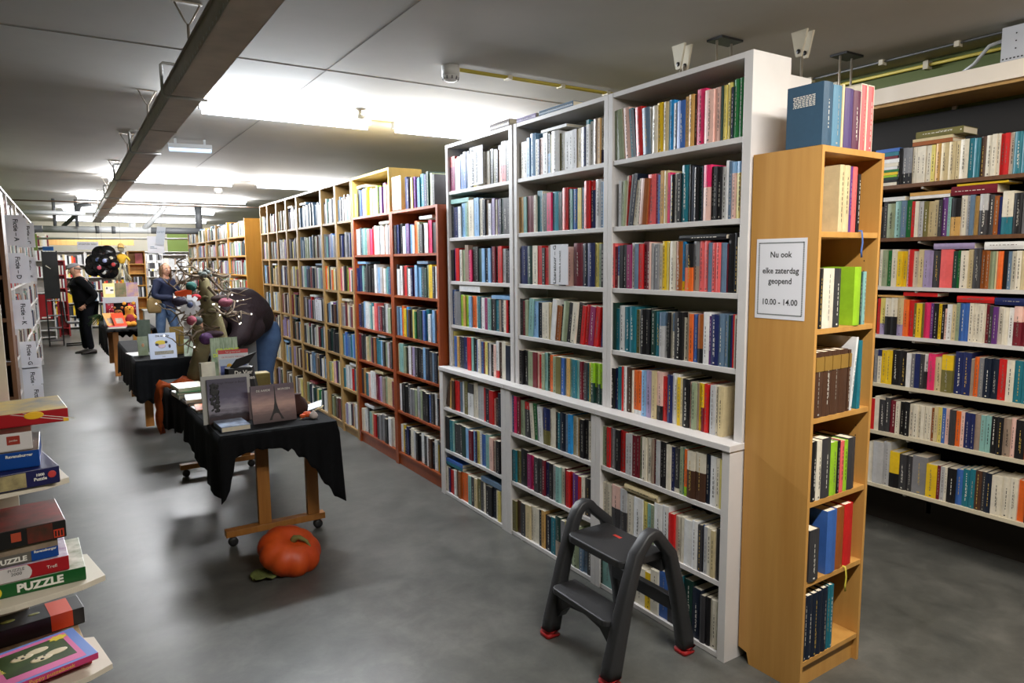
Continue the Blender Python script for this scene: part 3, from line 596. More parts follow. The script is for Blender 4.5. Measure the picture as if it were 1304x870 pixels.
# ------------------------------------------------------------------ shelf cards
def card(label, loc, rz, w, h, l1, l2, group):
    o = thing('shelf_card', label, 'sign', loc, rz, group)
    BX('card', PAPER, -.0015, 0, 0, w, 0, h, o)
    text(l1, h * .165, INKD, o, (-.0021, w * .68, h * .5), (0, 0, 1), (0, 1, 0), bold=.0007)
    if l2: text(l2, h * .085, INKD, o, (-.0021, w * .42, h * .45), (0, 0, 1), (0, 1, 0), bold=.0003)
    return o
LG = 'white section cards among the books'
card('white Literatuur G card on the middle tall white bookcase', (2.197, 2.883, 1.5035), 0, .155, .212, 'Literatuur \u2013 G', 'Nederlands & vertaald', LG)
card('white Literatuur card on the top shelf, farthest tall white bookcase', (2.197, 3.745, 2.105), 0, .165, .235, 'Literatuur \u2013 F', 'Nederlands & vertaald', LG)
card('white Literatuur card standing on the cherry red bookcase', (2.15, 4.885, 2.022), 0, .165, .25, 'Literatuur \u2013 E', 'Nederlands & vertaald', LG)
card('white Literatuur card in the wide light wood bookcase', (2.148, 6.94, 1.035), 0, .21, .215, 'Literatuur \u2013 D', 'Nederlands & vertaald', LG)
# loose books on top of the white row
o = make_book('book', (2.21, 2.86, 2.4055), .028, .3, .15, 'D', label='blue grey book lying on top of middle tall white bookcase', group='books lying on top of the white row'); o.rotation_euler = (-math.pi / 2, 0, 0); o.location.z += .028
o = make_book('book', (2.21, 3.19, 2.4055), .026, .19, .15, 'v', label='pale lavender book lying left on top of middle white bookcase', group='books lying on top of the white row'); o.rotation_euler = (-math.pi / 2, 0, 0); o.location.z += .026
o = make_book('book', (2.21, 3.46, 2.4055), .042, .22, .15, 'b', label='thick brown book lying on top of farthest tall white bookcase', group='books lying on top of the white row'); o.rotation_euler = (-math.pi / 2, 0, 0); o.location.z += .042
# pile of little books lying at the left of the top wall shelf
for i, c in enumerate('wKELYeWwWrTU'):
    th = [.018, .014, .014, .012, .016, .014, .016, .02, .022, .016, .022, .02][i]
    zz = 2.0305 + sum([.018, .014, .014, .012, .016, .014, .016, .02, .022, .016, .022, .02][:i])
    x = 3.912
    STUFF.box(x, x + .13, 2.135 - .004 * (i % 3), 2.26, zz, zz + th - .001, SIDX[c])

# ------------------------------------------------------------------ step stool
o = thing('step_stool', 'black folding plastic step stool with red feet', 'step stool', (0, 0, 0))
RED = M('red_rubber', (168, 28, 30), .5); STO = M('stool_plastic', (42, 42, 44), .5, bump=.04, scale=120)
def frame_pts(y, xf, xb):
    a = [(xf, y, .02), (xf + .02, y, .1), (xf + .075, y, .32), (xf + .128, y, .5), (1.832, y, .545), (1.862, y, .562), (1.892, y, .545), (1.92, y, .5), (xb - .055, y, .3), (xb - .015, y, .1), (xb, y, .02)]
    return a
def boxy(mb, pts, hw, mi=0, n=16):
    """tube with a rounded-rectangle section: hw = (half depth in the frame plane, half width along Y)"""
    pts = [Vector(p) for p in pts]; vs = []
    for i, p in enumerate(pts):
        t = (pts[min(i + 1, len(pts) - 1)] - pts[max(i - 1, 0)]).normalized(); t.y = 0; t.normalize()
        if i == 0 or i == len(pts) - 1: t = Vector((0, 0, 1 if i == 0 else -1))
        nrm = Vector((-t.z, 0, t.x)); a, b = hw[i]
        for k in range(n):
            c, s_ = math.cos(2 * math.pi * k / n), math.sin(2 * math.pi * k / n)
            e = .45; vs.append(p + nrm * (a * math.copysign(abs(c) ** e, c)) + Vector((0, 1, 0)) * (b * math.copysign(abs(s_) ** e, s_)))
    fs = [(i * n + k, i * n + (k + 1) % n, (i + 1) * n + (k + 1) % n, (i + 1) * n + k) for i in range(len(pts) - 1) for k in range(n)]
    fs += [tuple(range(n - 1, -1, -1)), tuple((len(pts) - 1) * n + k for k in range(n))]; mb.add(vs, fs, mi, True)
for y, xf, xb in ((1.905, 1.655, 2.062), (2.322, 1.672, 2.085)):
    pts = [(xf + .004, y, .028), (xf + .012, y, .07), (xf + .03, y, .14), (xf + .075, y, .32), (xf + .128, y, .49), (1.818, y, .528), (1.838, y, .55), (1.862, y, .558), (1.886, y, .55), (1.905, y, .528), (xb - .1, y, .46), (xb - .05, y, .28), (xb - .015, y, .12), (xb - .004, y, .07), (xb, y, .028)]
    hw = [(.036, .032), (.036, .032), (.034, .03), (.028, .028), (.024, .027), (.022, .027), (.022, .027), (.022, .027), (.022, .027), (.022, .027), (.024, .028), (.028, .029), (.031, .03), (.033, .032), (.033, .032)]
    m = MB(); boxy(m, pts, hw); m.build('side_frame', STO, o)
    for x, a in ((xf, .039), (xb + .002, .036)):
        f = MB(); boxy(f, [(x - .002, y, .0), (x, y, .012), (x + .003, y, .03)], [(a - .003, .033), (a, .035), (a - .001, .0345)]); f.build('foot_cap', RED, o)
def rstep(x0, x1, y0, y1, z0, z1, r):
    p = []
    for cx, cy, a0 in ((x0 + r, y0 + r, 180), (x1 - .01, y0 + .01, 270), (x1 - .01, y1 - .01, 0), (x0 + r, y1 - r, 90)):
        rr = r if cx < (x0 + x1) / 2 else .01
        for k in range(5): a = R(a0 + k * 22.5); p.append((cx + rr * math.cos(a), cy + rr * math.sin(a)))
    m = MB(); m.prism(p, z0, z1); return m
rstep(1.735, 1.965, 1.93, 2.297, .425, .458, .04).build('top_step', STO, o, .006)
rstep(1.655, 1.79, 1.93, 2.297, .212, .238, .03).build('lower_step', STO, o, .005)
m = MB(); arch = [(1.935, .212), (2.29, .212), (2.29, .09), (2.262, .13), (2.21, .17), (2.11, .186), (2.01, .17), (1.963, .13), (1.935, .09)]
X = Matrix(((0, 0, 1, 0), (1, 0, 0, 0), (0, 1, 0, 0), (0, 0, 0, 1)))
m.prism(arch, 1.69, 1.735, 0, X); m.build('apron', STO, o)
BX('cross_bar', STO, 2.0, 2.03, 1.93, 2.3, .19, .25, o, .004); BX('seat_rail', STO, 1.945, 1.965, 1.93, 2.3, .37, .425, o, .004)
BX('emblem', M('emblem_red', (200, 60, 50), .5), 1.89, 1.905, 2.12, 2.165, .4581, .4588, o)

# ------------------------------------------------------------------ pumpkin and leaf
def pumpkin(o, rx, h, ribs, mat, stem):
    m = MB(); nu, nv = 60, 22; vs = []
    for i in range(nv + 1):
        t = math.pi * i / nv
        for k in range(nu):
            a = 2 * math.pi * k / nu
            rib = 1 - .085 * (abs(math.cos(a * ribs / 2)) ** 6) * math.sin(t)
            r = rx * math.sin(t) ** .8 * rib if 0 < i < nv else 0
            z = h / 2 * math.cos(t) * (1 - .32 * math.exp(-(math.sin(t) / .3) ** 2))
            vs.append((r * math.cos(a), r * math.sin(a), z))
    fs = [(i * nu + k, (i + 1) * nu + k, (i + 1) * nu + (k + 1) % nu, i * nu + (k + 1) % nu) for i in range(nv) for k in range(nu)]
    m.add(vs, fs, 0, True); m.build('flesh', mat, o)
    s = MB(); s.tube(stem, [.024, .018, .013, .009, .006, .004][:len(stem)], 7); s.build('stem', M('pumpkin_stem', (118, 112, 58), .8, var=.2, scale=40), o)
o = thing('pumpkin', 'large orange red pumpkin on the floor by the trestle table', 'pumpkin', (.897, 3.63, .098)); o.rotation_euler = (R(24), R(6), R(20))
pumpkin(o, .168, .2, 9, M('pumpkin_skin', (208, 82, 22), .5, rgb2=(186, 60, 16), scale=6), [(0, 0, .05), (.0, -.004, .088), (.014, -.02, .1), (.04, -.055, .094), (.052, -.1, .07), (.05, -.135, .04)])
m = MB(); g = []
for i in range(9):
    t = i / 8
    for j in range(7):
        s_ = j / 6 - .5; wd = .075 * math.sin(math.pi * min(1, t * .95 + .06)) ** .6 * (1 + .18 * math.sin(i * 2.3))
        g.append((t * .17, s_ * 2 * wd, .008 + .012 * math.sin(t * 7 + s_ * 6) ** 2 + .02 * abs(s_)))
m.add(g, [(i * 7 + j, (i + 1) * 7 + j, (i + 1) * 7 + j + 1, i * 7 + j + 1) for i in range(8) for j in range(6)], 0, True)
lo = m.build('pumpkin_leaf', M('leaf_green', (96, 104, 52), .7, var=.25, scale=30), loc=(.69, 3.57, .002), rot=(0, 0, R(18)))
so = lo.modifiers.new('solid', 'SOLIDIFY'); so.thickness = .002
tag(lo, 'withered green pumpkin leaf lying on the floor left of the pumpkin', 'leaf')

# ------------------------------------------------------------------ tables
BEECH = M('beech_wood', (176, 118, 54), .5, rgb2=(156, 98, 40), scale=4, stretch=(6, 6, .5))
def trestle(label, x0, x1, ya, yb, z, legs, feet):
    o = thing('trestle_table', label, 'table', (0, 0, 0), 0, 'tables down the aisle')
    BX('tabletop', BEECH, x0, x1, ya, yb, z - .03, z, o)
    for (lx, ly) in legs: BX('leg', BEECH, lx - .035, lx + .035, ly - .02, ly + .02, .1, z - .03, o, .002)
    for (fx0, fx1, fy) in feet:
        BX('foot_bar', BEECH, fx0, fx1, fy - .03, fy + .03, .062, .1, o, .002)
        for fx in (fx0 + .04, fx1 - .04):
            c = MB(); X = Matrix.Translation((fx, fy, .028)) @ Matrix.Rotation(R(90), 4, 'X')
            c.lathe([(.012, -.018), (.026, -.016), (.028, -.006), (.028, .006), (.026, .016), (.012, .018)], 16, 0, X); c.box(fx - .012, fx + .012, fy - .008, fy + .008, .05, .063); c.build('caster', BLACK, o)
    return o
CLOTH = M('black_cloth', (8, 9, 12), .95, var=.2, scale=70, spec=.25)
def cloth(label, corners, z, drop, nf=48):
    """corners: 4 (x,y) counter-clockwise from near-left; drop(side, t) = hang in metres"""
    m = MB(); per = []
    for sd in range(4):
        a, b = corners[sd], corners[(sd + 1) % 4]
        for i in range(nf):
            t = i / nf; per.append((sd, t, a[0] + (b[0] - a[0]) * t, a[1] + (b[1] - a[1]) * t))
    n = len(per); cx = sum(c[0] for c in corners) / 4; cy = sum(c[1] for c in corners) / 4
    rows = [(0, 1.0)]; vs = []
    NR = 8
    for r in range(NR + 1):
        for (sd, t, x, y) in per:
            nx, ny = [(0, -1), (1, 0), (0, 1), (-1, 0)][sd]
            d = drop(sd, t); f = r / NR
            fold = .012 * math.sin(t * 37 + sd * 2) + .007 * math.sin(t * 83)
            out = (.012 + .008 * f * (d / .4) + fold * f) if r else .003
            # corners bulge along both sides
            e = min(t, 1 - t); k = max(0, 1 - e / .03)
            ox, oy = nx * out, ny * out
            if t < .03: px, py = [(0, -1), (1, 0), (0, 1), (-1, 0)][(sd - 1) % 4]; ox += px * out * k; oy += py * out * k
            if t > .97: px, py = [(0, -1), (1, 0), (0, 1), (-1, 0)][(sd + 1) % 4]; ox += px * out * k; oy += py * out * k
            vs.append((x + ox, y + oy, z + .003 - (d * f if r else 0) - (.004 if r == 1 else 0)))
    fs = [(r * n + i, (r + 1) * n + i, (r + 1) * n + (i + 1) % n, r * n + (i + 1) % n) for r in range(NR) for i in range(n)]
    m.add(vs, [tuple(reversed(f)) for f in fs], 0, True)
    m.add([vs[i] for i in range(n)], [tuple(range(n))], 0)
    o = m.build('tablecloth', CLOTH); so = o.modifiers.new('solid', 'SOLIDIFY'); so.thickness = .002; so.offset = 1
    return tag(o, label, 'tablecloth', 'black tablecloths')
TZ = .726
trestle('wooden trestle table on casters beside the pumpkin', .63, 1.21, 3.83, 5.9, TZ, ((.882, 4.115), (1.168, 4.115), (.84, 5.7), (1.1, 5.7)), ((.66, 1.235, 4.115), (.62, 1.18, 5.7)))
def drop1(sd, t):
    j = .012 * math.sin(t * 61) + .008 * math.sin(t * 23)
    if sd == 0:
        if t < .1: return .36 - .2 * (t / .1) + j
        if t < .55: return .125 - .03 * math.sin((t - .1) / .45 * math.pi) + j * .3
        return .11 + .36 * ((t - .55) / .45) ** 1.3 + j
    if sd == 1: return max(.1, .47 - .6 * t) + j
    if sd == 2: return .15 + j
    u = 1 - t
    return (.36 - .16 * (u / .5) if u < .5 else .2 + .16 * (u - .5) / .5) + j
cloth('black cloth over the table with the tower book', [(.615, 3.80), (1.232, 3.80), (1.23, 5.93), (.54, 5.93)], TZ, drop1)
# books and displays on the near table
TG = 'books set out on the near black table'
def plate(w, h, t, mats): m = MB(); m.box(0, w, 0, t, 0, h); return m
def stand_book(name, label, loc, w, h, t, tilt, rz, cover_mat, pages=True, group=TG, cat='book'):
    """front cover faces -Y, tilted back; origin lower left front"""
    o = thing(name, label, cat, loc, rz, group); o.rotation_euler = (R(-tilt), 0, rz)
    BX('front_cover', cover_mat, 0, w, 0, .0025, 0, h, o); BX('back_cover', cover_mat, 0, w, t - .0025, t, 0, h, o)
    BX('spine', cover_mat, 0, .0025, .0025, t - .0025, 0, h, o)
    BX('page_block', PAGES, .003, w - .003, .003, t - .003, .003, h - .003, o)
    return o
def sky_cover(name, stops, scale=3.0, seed=0.0, warp=.25):
    m = bpy.data.materials.new(name); m.use_nodes = True; nt = m.node_tree; b = nt.nodes['Principled BSDF']; b.inputs['Roughness'].default_value = .3
    tc = nt.nodes.new('ShaderNodeTexCoord'); sp = nt.nodes.new('ShaderNodeSeparateXYZ'); nz = nt.nodes.new('ShaderNodeTexNoise'); mp = nt.nodes.new('ShaderNodeMapping')
    mp.inputs['Scale'].default_value = (1, 1, 3.2); mp.inputs['Location'].default_value = (seed, seed, seed)
    nz.inputs['Scale'].default_value = scale * 2; nz.inputs['Detail'].default_value = 5
    ad = nt.nodes.new('ShaderNodeMath'); ad.operation = 'MULTIPLY_ADD'; ad.inputs[1].default_value = warp; cr = nt.nodes.new('ShaderNodeValToRGB')
    nt.links.new(tc.outputs['Generated'], sp.inputs[0]); nt.links.new(tc.outputs['Generated'], mp.inputs[0]); nt.links.new(mp.outputs[0], nz.inputs['Vector'])
    nt.links.new(nz.outputs['Fac'], ad.inputs[0]); nt.links.new(sp.outputs['Z'], ad.inputs[2]); nt.links.new(ad.outputs[0], cr.inputs[0]); nt.links.new(cr.outputs[0], b.inputs['Base Color'])
    e = cr.color_ramp.elements
    while len(e) < len(stops): e.new(.5)
    for i, (p, c) in enumerate(stops): e[i].position = p; e[i].color = lin(c) + (1,)
    return m
COV1 = sky_cover('dusk_cover', [(.12, (70, 42, 34)), (.3, (66, 60, 70)), (.45, (170, 164, 178)), (.7, (104, 98, 122)), (1, (84, 78, 98))], 2.2, 3)
COV2 = sky_cover('tower_cover', [(.1, (92, 78, 80)), (.35, (128, 106, 106)), (.6, (206, 168, 158)), (.85, (146, 120, 124)), (1.1, (104, 88, 98))], 2.0, 8)
o = thing('framed_book', 'large dark landscape book in a pale frame on the near table', 'book', (.618, 4.105, TZ + .006), R(-2), TG); o.rotation_euler = (R(-9), 0, R(-3))
FRM = M('pale_frame', (186, 184, 178), .5)
BX('back_cover', FRM, -.035, .225, .02, .034, 0, .272, o); BX('front_cover', COV1, -.008, .206, .0, .02, .0, .252, o)
m = MB()
tr = random.Random(5)
for k in range(70): m.ball((.012 + tr.random() * .035, -.0004, .07 + tr.random() * .15), tr.uniform(.004, .012), 6, 0, (1, .05, 1))
m.build('tree_print', M('print_dark', (26, 24, 26), .5), o)
text('De lange Winter in Beeld', .017, M('print_violet', (40, 32, 52), .5), o, (.108, -.0007, .222), (1, 0, 0), (0, 0, 1))
o = stand_book('tower_book', 'dusky book titled De Aarde Morgen with a tower silhouette', (.817, 3.968, TZ + .006), .242, .214, .02, 10, R(1), COV2)
PD = M('print_tower', (34, 27, 30), .5)
m = MB()
X = Matrix(((1, 0, 0, .13), (0, 0, 1, -.0006), (0, 1, 0, .012), (0, 0, 0, 1)))
m.prism([(-.042, 0), (-.026, 0), (-.02, .02), (-.012, .034), (.0, .038), (.012, .034), (.02, .02), (.026, 0), (.042, 0), (.024, .034), (.013, .062), (.0055, .1), (.003, .15), (.0015, .19), (-.0015, .19), (-.003, .15), (-.0055, .1), (-.013, .062), (-.024, .034)], 0, .0003, 0, X)
m.prism([(-.017, .05), (.017, .05), (.017, .054), (-.017, .054)], 0, .0003, 0, X); m.build('tower_print', PD, o)
text('DE AARDE', .0165, INKL, o, (.068, -.0007, .178), (1, 0, 0), (0, 0, 1), bold=.0002); text('MORGEN', .0165, INKL, o, (.183, -.0007, .178), (1, 0, 0), (0, 0, 1), bold=.0002)
o = thing('paperback', 'dark blue paperback lying flat at the near table edge', 'book', (.634, 3.872, TZ + .006), R(2), TG)
COV3 = M('mountain_cover', (44, 58, 84), .35, rgb2=(150, 164, 186), scale=14)
BX('front_cover', COV3, 0, .148, 0, .2, .025, .027, o); BX('back_cover', COV3, 0, .148, 0, .2, 0, .0015, o); BX('spine', COV3, -.0015, 0, 0, .2, 0, .027, o); BX('page_block', PAGES, .001, .147, .001, .199, .0015, .025, o)
text('BERGNACHT', .014, INKL, o, (.08, .03, .0273), (1, 0, 0), (0, 1, 0))
# tall red topped book on a small stack, with a black book in front
SB = [('w', .03), ('T', .025), ('W', .022), ('S', .03)]
def lay_stack(x, y, z, spec, w, d, rz, group, labels):
    zz = z
    for i, (c, th) in enumerate(spec):
        o = make_book('book', (0, 0, 0), th, w, d, c, label=labels[i], group=group, r=brnd)
        M0 = Matrix.Translation((x + .006 * (-1) ** i, y + .004 * i, zz)) @ Matrix.Rotation(rz + R(5 * (-1) ** i), 4, 'Z') @ Matrix.Translation((0, 0, th)) @ Matrix.Rotation(-math.pi / 2, 4, 'X')
        o.matrix_world = M0; zz += th + .0008
    return zz
zz = lay_stack(.74, 4.42, TZ + .006, SB, .22, .16, 0, TG, ['cream book under the red topped book display', 'teal book second from bottom under the red topped book', 'white book third from bottom under the red topped book', 'sage green book directly under the red topped book'])
BLUECOV = M('blue_cover', (88, 104, 178), .4)
o = stand_book('red_topped_book', 'tall white and blue book with a red top band', (.735, 4.44, zz + .002), .172, .262, .016, 8, R(-3), M('cover_white', (232, 232, 238), .4))
BX('red_band', M('cover_red', (212, 40, 44), .4), 0, .172, -.0006, 0, .238, .262, o); BX('blue_panel', BLUECOV, .008, .164, -.0006, 0, .0, .165, o); BX('sky_panel', M('cover_sky', (196, 212, 236), .4), .004, .168, -.0004, 0, .165, .205, o)
text('het grote boek', .014, INKL, o, (.086, -.0009, .245), (1, 0, 0), (0, 0, 1)); text('DE MOOISTE VERHALEN', .0125, M('print_red', (196, 60, 70), .5), o, (.086, -.0009, .213), (1, 0, 0), (0, 0, 1))
m = MB(); m.ball((.06, -.001, .162), .016, 12, 0, (1, .1, 1)); m.ball((.125, -.001, .168), .012, 12, 0, (1, .1, 1)); m.build('cover_print', M('print_yellow', (236, 190, 40), .5), o)
o = thing('black_booklet', 'black fan folded booklet reading De Vier before the red topped book', 'booklet', (.752, 4.25, TZ + .006), 0, TG)
m = MB(); m.prism([(0, 0), (.17, 0), (.2, .05), (.17, .1), (.0, .09), (-.02, .04)], 0, .285)
for i, v in enumerate(m.v): m.v[i] = (v[0] * (1 - .25 * v[2] / .285), v[1], v[2])
m.build('cover', M('booklet_black', (18, 18, 20), .5), o)
m = MB(); m.prism([(.01, .02), (.12, .03), (.1, .036), (.0, .03)], .285, .35); m.v = [(v[0] + (.05 if v[2] > .30 else 0), v[1], v[2] + (v[0] - .05) * .3) for v in m.v]; m.build('folded_flap', MATS['booklet_black'], o)
text('De Vier', .032, INKL, o, (.082, -.001, .248), (1, 0, 0), (0, 0, 1), bold=.0008); text('Vrienden', .03, INKL, o, (.09, -.001, .215), (1, 0, 0), (0, 0, 1), bold=.0008)
zz2 = lay_stack(.755, 4.74, TZ + .006, [('k', .05), ('G', .045), ('W', .045)], .2, .15, 0, TG, ['charcoal book at the bottom of the stack under the green book', 'grey book mid stack under the forest cover book', 'white book directly under the forest cover book'])
FOR = M('forest_cover', (92, 120, 84), .4, rgb2=(186, 204, 176), scale=18, stretch=(5, 5, .6))
o = stand_book('forest_book', 'green forest book titled Groene behind the red topped book', (.745, 4.76, zz2 + .002), .165, .275, .018, 8, R(-2), FOR)
text('GROENE', .036, M('print_lime', (206, 226, 40), .5), o, (.1, -.0009, .178), (1, 0, 0), (0, 0, 1), bold=.0012); text('DE', .03, MATS['print_lime'], o, (.03, -.0009, .15), (1, 0, 0), (0, 0, 1), bold=.001)
# standing cream book, left piles, box
o = stand_book('cream_book', 'open cream book standing behind the framed book', (.655, 4.55, TZ + .006), .085, .29, .04, 4, R(12), BM['w'])
lay_stack(.56, 4.98, TZ + .006, [('W', .028), ('e', .02), ('w', .026)], .24, .18, R(0), TG, ['white book at bottom of the left pile near the orange scarf', 'green edged book in the left pile near orange scarf', 'cream book topping the left pile near the orange scarf'])
lay_stack(.58, 4.72, TZ + .006, [('k', .016), ('W', .024)], .22, .16, R(0), TG, ['charcoal booklet under the white magazine beside the framed book', 'white magazine lying beside the framed book'])
lay_stack(.60, 4.46, TZ + .006, [('W', .012), ('o', .008)], .2, .14, R(0), TG, ['thin white booklet lying flat left of framed book', 'thin orange booklet lying on a white one'])
zz3 = lay_stack(.96, 4.35, TZ + .006, [('T', .02), ('q', .024), ('L', .01), ('W', .022)], .24, .17, R(4), TG, ['teal book at bottom of the pile behind the tower book', 'pale green book in the pile behind the tower book', 'thin lime book in the pile behind the tower book', 'white book topping the pile behind the tower book'])
m = MB(); m.box(0, .1, 0, .1, 0, .155); bo = m.build('keepsake_box', M('olive_box', (116, 100, 46), .6, var=.15, scale=14), None, .008, loc=(1.02, 4.82, TZ + .006)); tag(bo, 'olive brown box standing behind the pile of pale books', 'box')
# gourd ornaments
o = thing('dried_flower', 'dried orange lantern flower at the right edge of the table', 'ornament', (1.1, 3.95, TZ + .006)); m = MB(); fr = random.Random(4)
for k in range(9): m.ball((fr.uniform(-.025, .025), fr.uniform(-.015, .015), .018 + fr.uniform(-.004, .014)), .014, 8, 0, (1.3, .7, .8))
m.build('petals', M('lantern_orange', (214, 92, 40), .6), o); m = MB(); m.tube([(0, 0, .02), (-.02, -.01, .008), (-.035, -.02, .004)], .003, 6); m.build('stem', M('dry_stem', (196, 176, 138), .7), o)
o = thing('garlic_bulb', 'pale garlic bulb with a long dry stalk on the table', 'garlic', (1.142, 3.925, TZ + .006)); m = MB(); m.lathe([(.004, 0), (.02, .004), (.026, .018), (.018, .034), (.006, .044), (.004, .05)], 14); m.build('bulb', M('garlic_skin', (206, 192, 186), .6), o)
m = MB(); m.tube([(0, 0, .045), (.03, .015, .05), (.06, .05, .045), (.085, .09, .05)], .004, 6); m.build('stalk', MATS['dry_stem'], o)
o = thing('dark_pouch', 'dark brown knitted pouch behind the dried flower', 'pouch', (1.1, 4.1, TZ + .006)); m = MB(); m.lathe([(.02, 0), (.055, .012), (.062, .045), (.048, .085), (.022, .11), (.026, .122)], 16); m.build('pouch_cloth', M('pouch_brown', (62, 34, 28), .9, bump=.3, scale=60), o)
m = MB(); pl = [(0, 0, 0), (.1, -.03, .03), (.13, .06, .05), (.03, .1, .015)]; m.quad(*pl); po = m.build('crumpled_paper', PAPER, loc=(1.14, 4.12, TZ + .01)); po.modifiers.new('s', 'SOLIDIFY').thickness = .002; tag(po, 'crumpled white paper beside the brown pouch', 'paper')
# orange scarf over the far left corner, polka roll
m = MB(); nu, nv = 10, 26; vs = []
for i in range(nv):
    t = i / (nv - 1)
    if t < .55: cx, z = .86 - .36 * (t / .55), TZ + .05 + .02 * math.sin(t * 25)
    else: cx, z = .495 - .015 * math.sin((t - .55) * 6), TZ + .045 - (t - .55) / .45 * .34
    for j in range(nu):
        s_ = j / (nu - 1) - .5
        wd = .16 * (1 - .55 * max(0, t - .5)) 
        vs.append((cx + .02 * math.sin(j * 2.1 + i * .4) * (1 if t > .5 else .2), 5.42 + s_ * wd, z + .018 * math.sin(j * 1.9 + i * .7) * (1 if t < .55 else .1)))
m.add(vs, [(i * nu + j, (i + 1) * nu + j, (i + 1) * nu + j + 1, i * nu + j + 1) for i in range(nv - 1) for j in range(nu - 1)], 0, True)
o = m.build('orange_scarf', M('scarf_orange', (196, 84, 26), .8, var=.15, scale=30)); so = o.modifiers.new('s', 'SOLIDIFY'); so.thickness = .006
tag(o, 'orange scarf draped over the far corner of the near table', 'scarf')
o = thing('polka_roll', 'red roll with white dots lying under the tree sculpture', 'roll', (.80, 5.15, TZ + .04)); m = MB(); m.tube([(-.06, .04, 0), (.0, 0, .006), (.07, -.05, .02)], .032, 12); m.build('roll', M('roll_red', (170, 22, 40), .6), o)
m = MB()
for k in range(14): a = k * 1.7; t = k / 13; m.ball((-.055 + .12 * t, .036 - .085 * t - .032 * abs(math.cos(a)), .03 * math.sin(a) + .01 * t), .006, 6)
m.build('dots', INKL, o)

# ------------------------------------------------------------------ tree sculpture
OLV = M('olive_felt', (122, 112, 78), .9, rgb2=(100, 92, 62), scale=9, bump=.2)
o = thing('tree_sculpture', 'olive felt tree sculpture with a face, bare twigs and baubles', 'sculpture', (0, 0, 0))
J = {'a': ((.95, 5.52, .74), .075), 'b': ((.942, 5.5, .9), .07), 'c': ((.93, 5.5, 1.04), .074), 'd': ((.892, 5.5, 1.15), .086), 'e': ((.872, 5.5, 1.25), .076), 'f': ((.86, 5.5, 1.345), .066), 'g': ((.845, 5.5, 1.44), .052), 'h': ((.836, 5.5, 1.53), .036),
     'i': ((.78, 5.46, .98), .05), 'j': ((.765, 5.46, 1.1), .042), 'k': ((.762, 5.45, 1.2), .03), 'l': ((.75, 5.45, .85), .068), 'm': ((.735, 5.45, .745), .085), 'n': ((.85, 5.48, 1.07), .05)}
tm = skin(J, [('a', 'b'), ('b', 'c'), ('c', 'd'), ('d', 'e'), ('e', 'f'), ('f', 'g'), ('g', 'h'), ('c', 'n'), ('n', 'i'), ('i', 'j'), ('j', 'k'), ('i', 'l'), ('l', 'm')], 'c')
mesh_obj(tm, 'trunk', OLV, o)
m = MB(); m.ball((.868, 5.425, 1.285), .028, 14, 0, (1.1, .8, .8)); m.ball((.84, 5.43, 1.255), .02, 12, 0, (1.6, .7, .6)); m.tube([(.80, 5.435, 1.38), (.83, 5.42, 1.392), (.85, 5.425, 1.382)], .009, 6); m.tube([(.875, 5.425, 1.38), (.892, 5.42, 1.39), (.915, 5.43, 1.372)], .009, 6); m.build('face', OLV, o)
m = MB(); m.ball((.828, 5.43, 1.366), .011, 10); m.ball((.89, 5.43, 1.362), .011, 10); m.build('eyes', M('eye_dark', (24, 22, 20), .3), o)
TWIG = M('twig_bark', (120, 104, 86), .8, var=.2, scale=30)
TW = [[(.809, 1.539), (.748, 1.54), (.698, 1.563), (.661, 1.613), (.643, 1.641)], [(.804, 1.528), (.741, 1.513), (.664, 1.498), (.622, 1.466), (.589, 1.489)], [(.861, 1.538), (.9, 1.481), (.935, 1.435), (.983, 1.422), (1.025, 1.409)],
 [(.935, 1.435), (.943, 1.491), (.976, 1.502), (1.007, 1.484)], [(.857, 1.46), (.906, 1.39), (.969, 1.376), (1.017, 1.352), (1.003, 1.306), (.953, 1.274)], [(.886, 1.311), (.931, 1.264), (.973, 1.239), (1.017, 1.248), (1.051, 1.281)],
 [(.952, 1.251), (1.002, 1.272), (1.04, 1.27)], [(.816, 1.298), (.762, 1.261), (.702, 1.286), (.64, 1.267), (.602, 1.302)], [(.762, 1.261), (.719, 1.218), (.659, 1.233)], [(.808, 1.145), (.755, 1.137), (.712, 1.095), (.669, 1.064), (.628, 1.056)],
 [(.782, 1.249), (.733, 1.285), (.691, 1.276), (.642, 1.3)], [(.809, 1.168), (.861, 1.153), (.915, 1.161)], [(.809, 1.539), (.832, 1.578), (.865, 1.594), (.9, 1.571)], [(.8, 1.383), (.75, 1.407), (.708, 1.386), (.669, 1.41)], [(.828, 1.505), (.791, 1.584), (.752, 1.618), (.721, 1.607)],
 [(.702, 1.286), (.685, 1.332), (.655, 1.344)], [(.906, 1.39), (.925, 1.344), (.912, 1.31)], [(.832, 1.572), (.904, 1.549), (.946, 1.536), (.984, 1.547)], [(.712, 1.095), (.693, 1.13), (.663, 1.143)]]
tr = random.Random(11); LIGHTS = []
for k, t in enumerate(TW):
    m = MB(); n = len(t); y0, y1 = 5.44 if k not in (3, 6, 8, 15, 16, 18) else 5.36, tr.uniform(5.2, 5.5)
    pts = [(x, y0 + (y1 - y0) * i / (n - 1), z) for i, (x, z) in enumerate(t)]
    m.tube(pts, [.012 - .008 * i / (n - 1) for i in range(n)], 6)
    for i in range(1, n):
        for _ in range(2):
            a = tr.uniform(0, 6.28); L = tr.uniform(.05, .12); p = pts[i]
            q = (p[0] + L * math.cos(a), p[1] + tr.uniform(-.05, .03), p[2] + L * math.sin(a))
            md = tuple((p[j] + q[j]) / 2 + tr.uniform(-.012, .012) for j in range(3))
            m.tube([p, md, q], [.005, .004, .002], 5)
            if tr.random() < .5: LIGHTS.append(q)
    m.build('branch', TWIG, o)
m = MB()
for q in LIGHTS[:34]: m.ball(q, .006, 6)
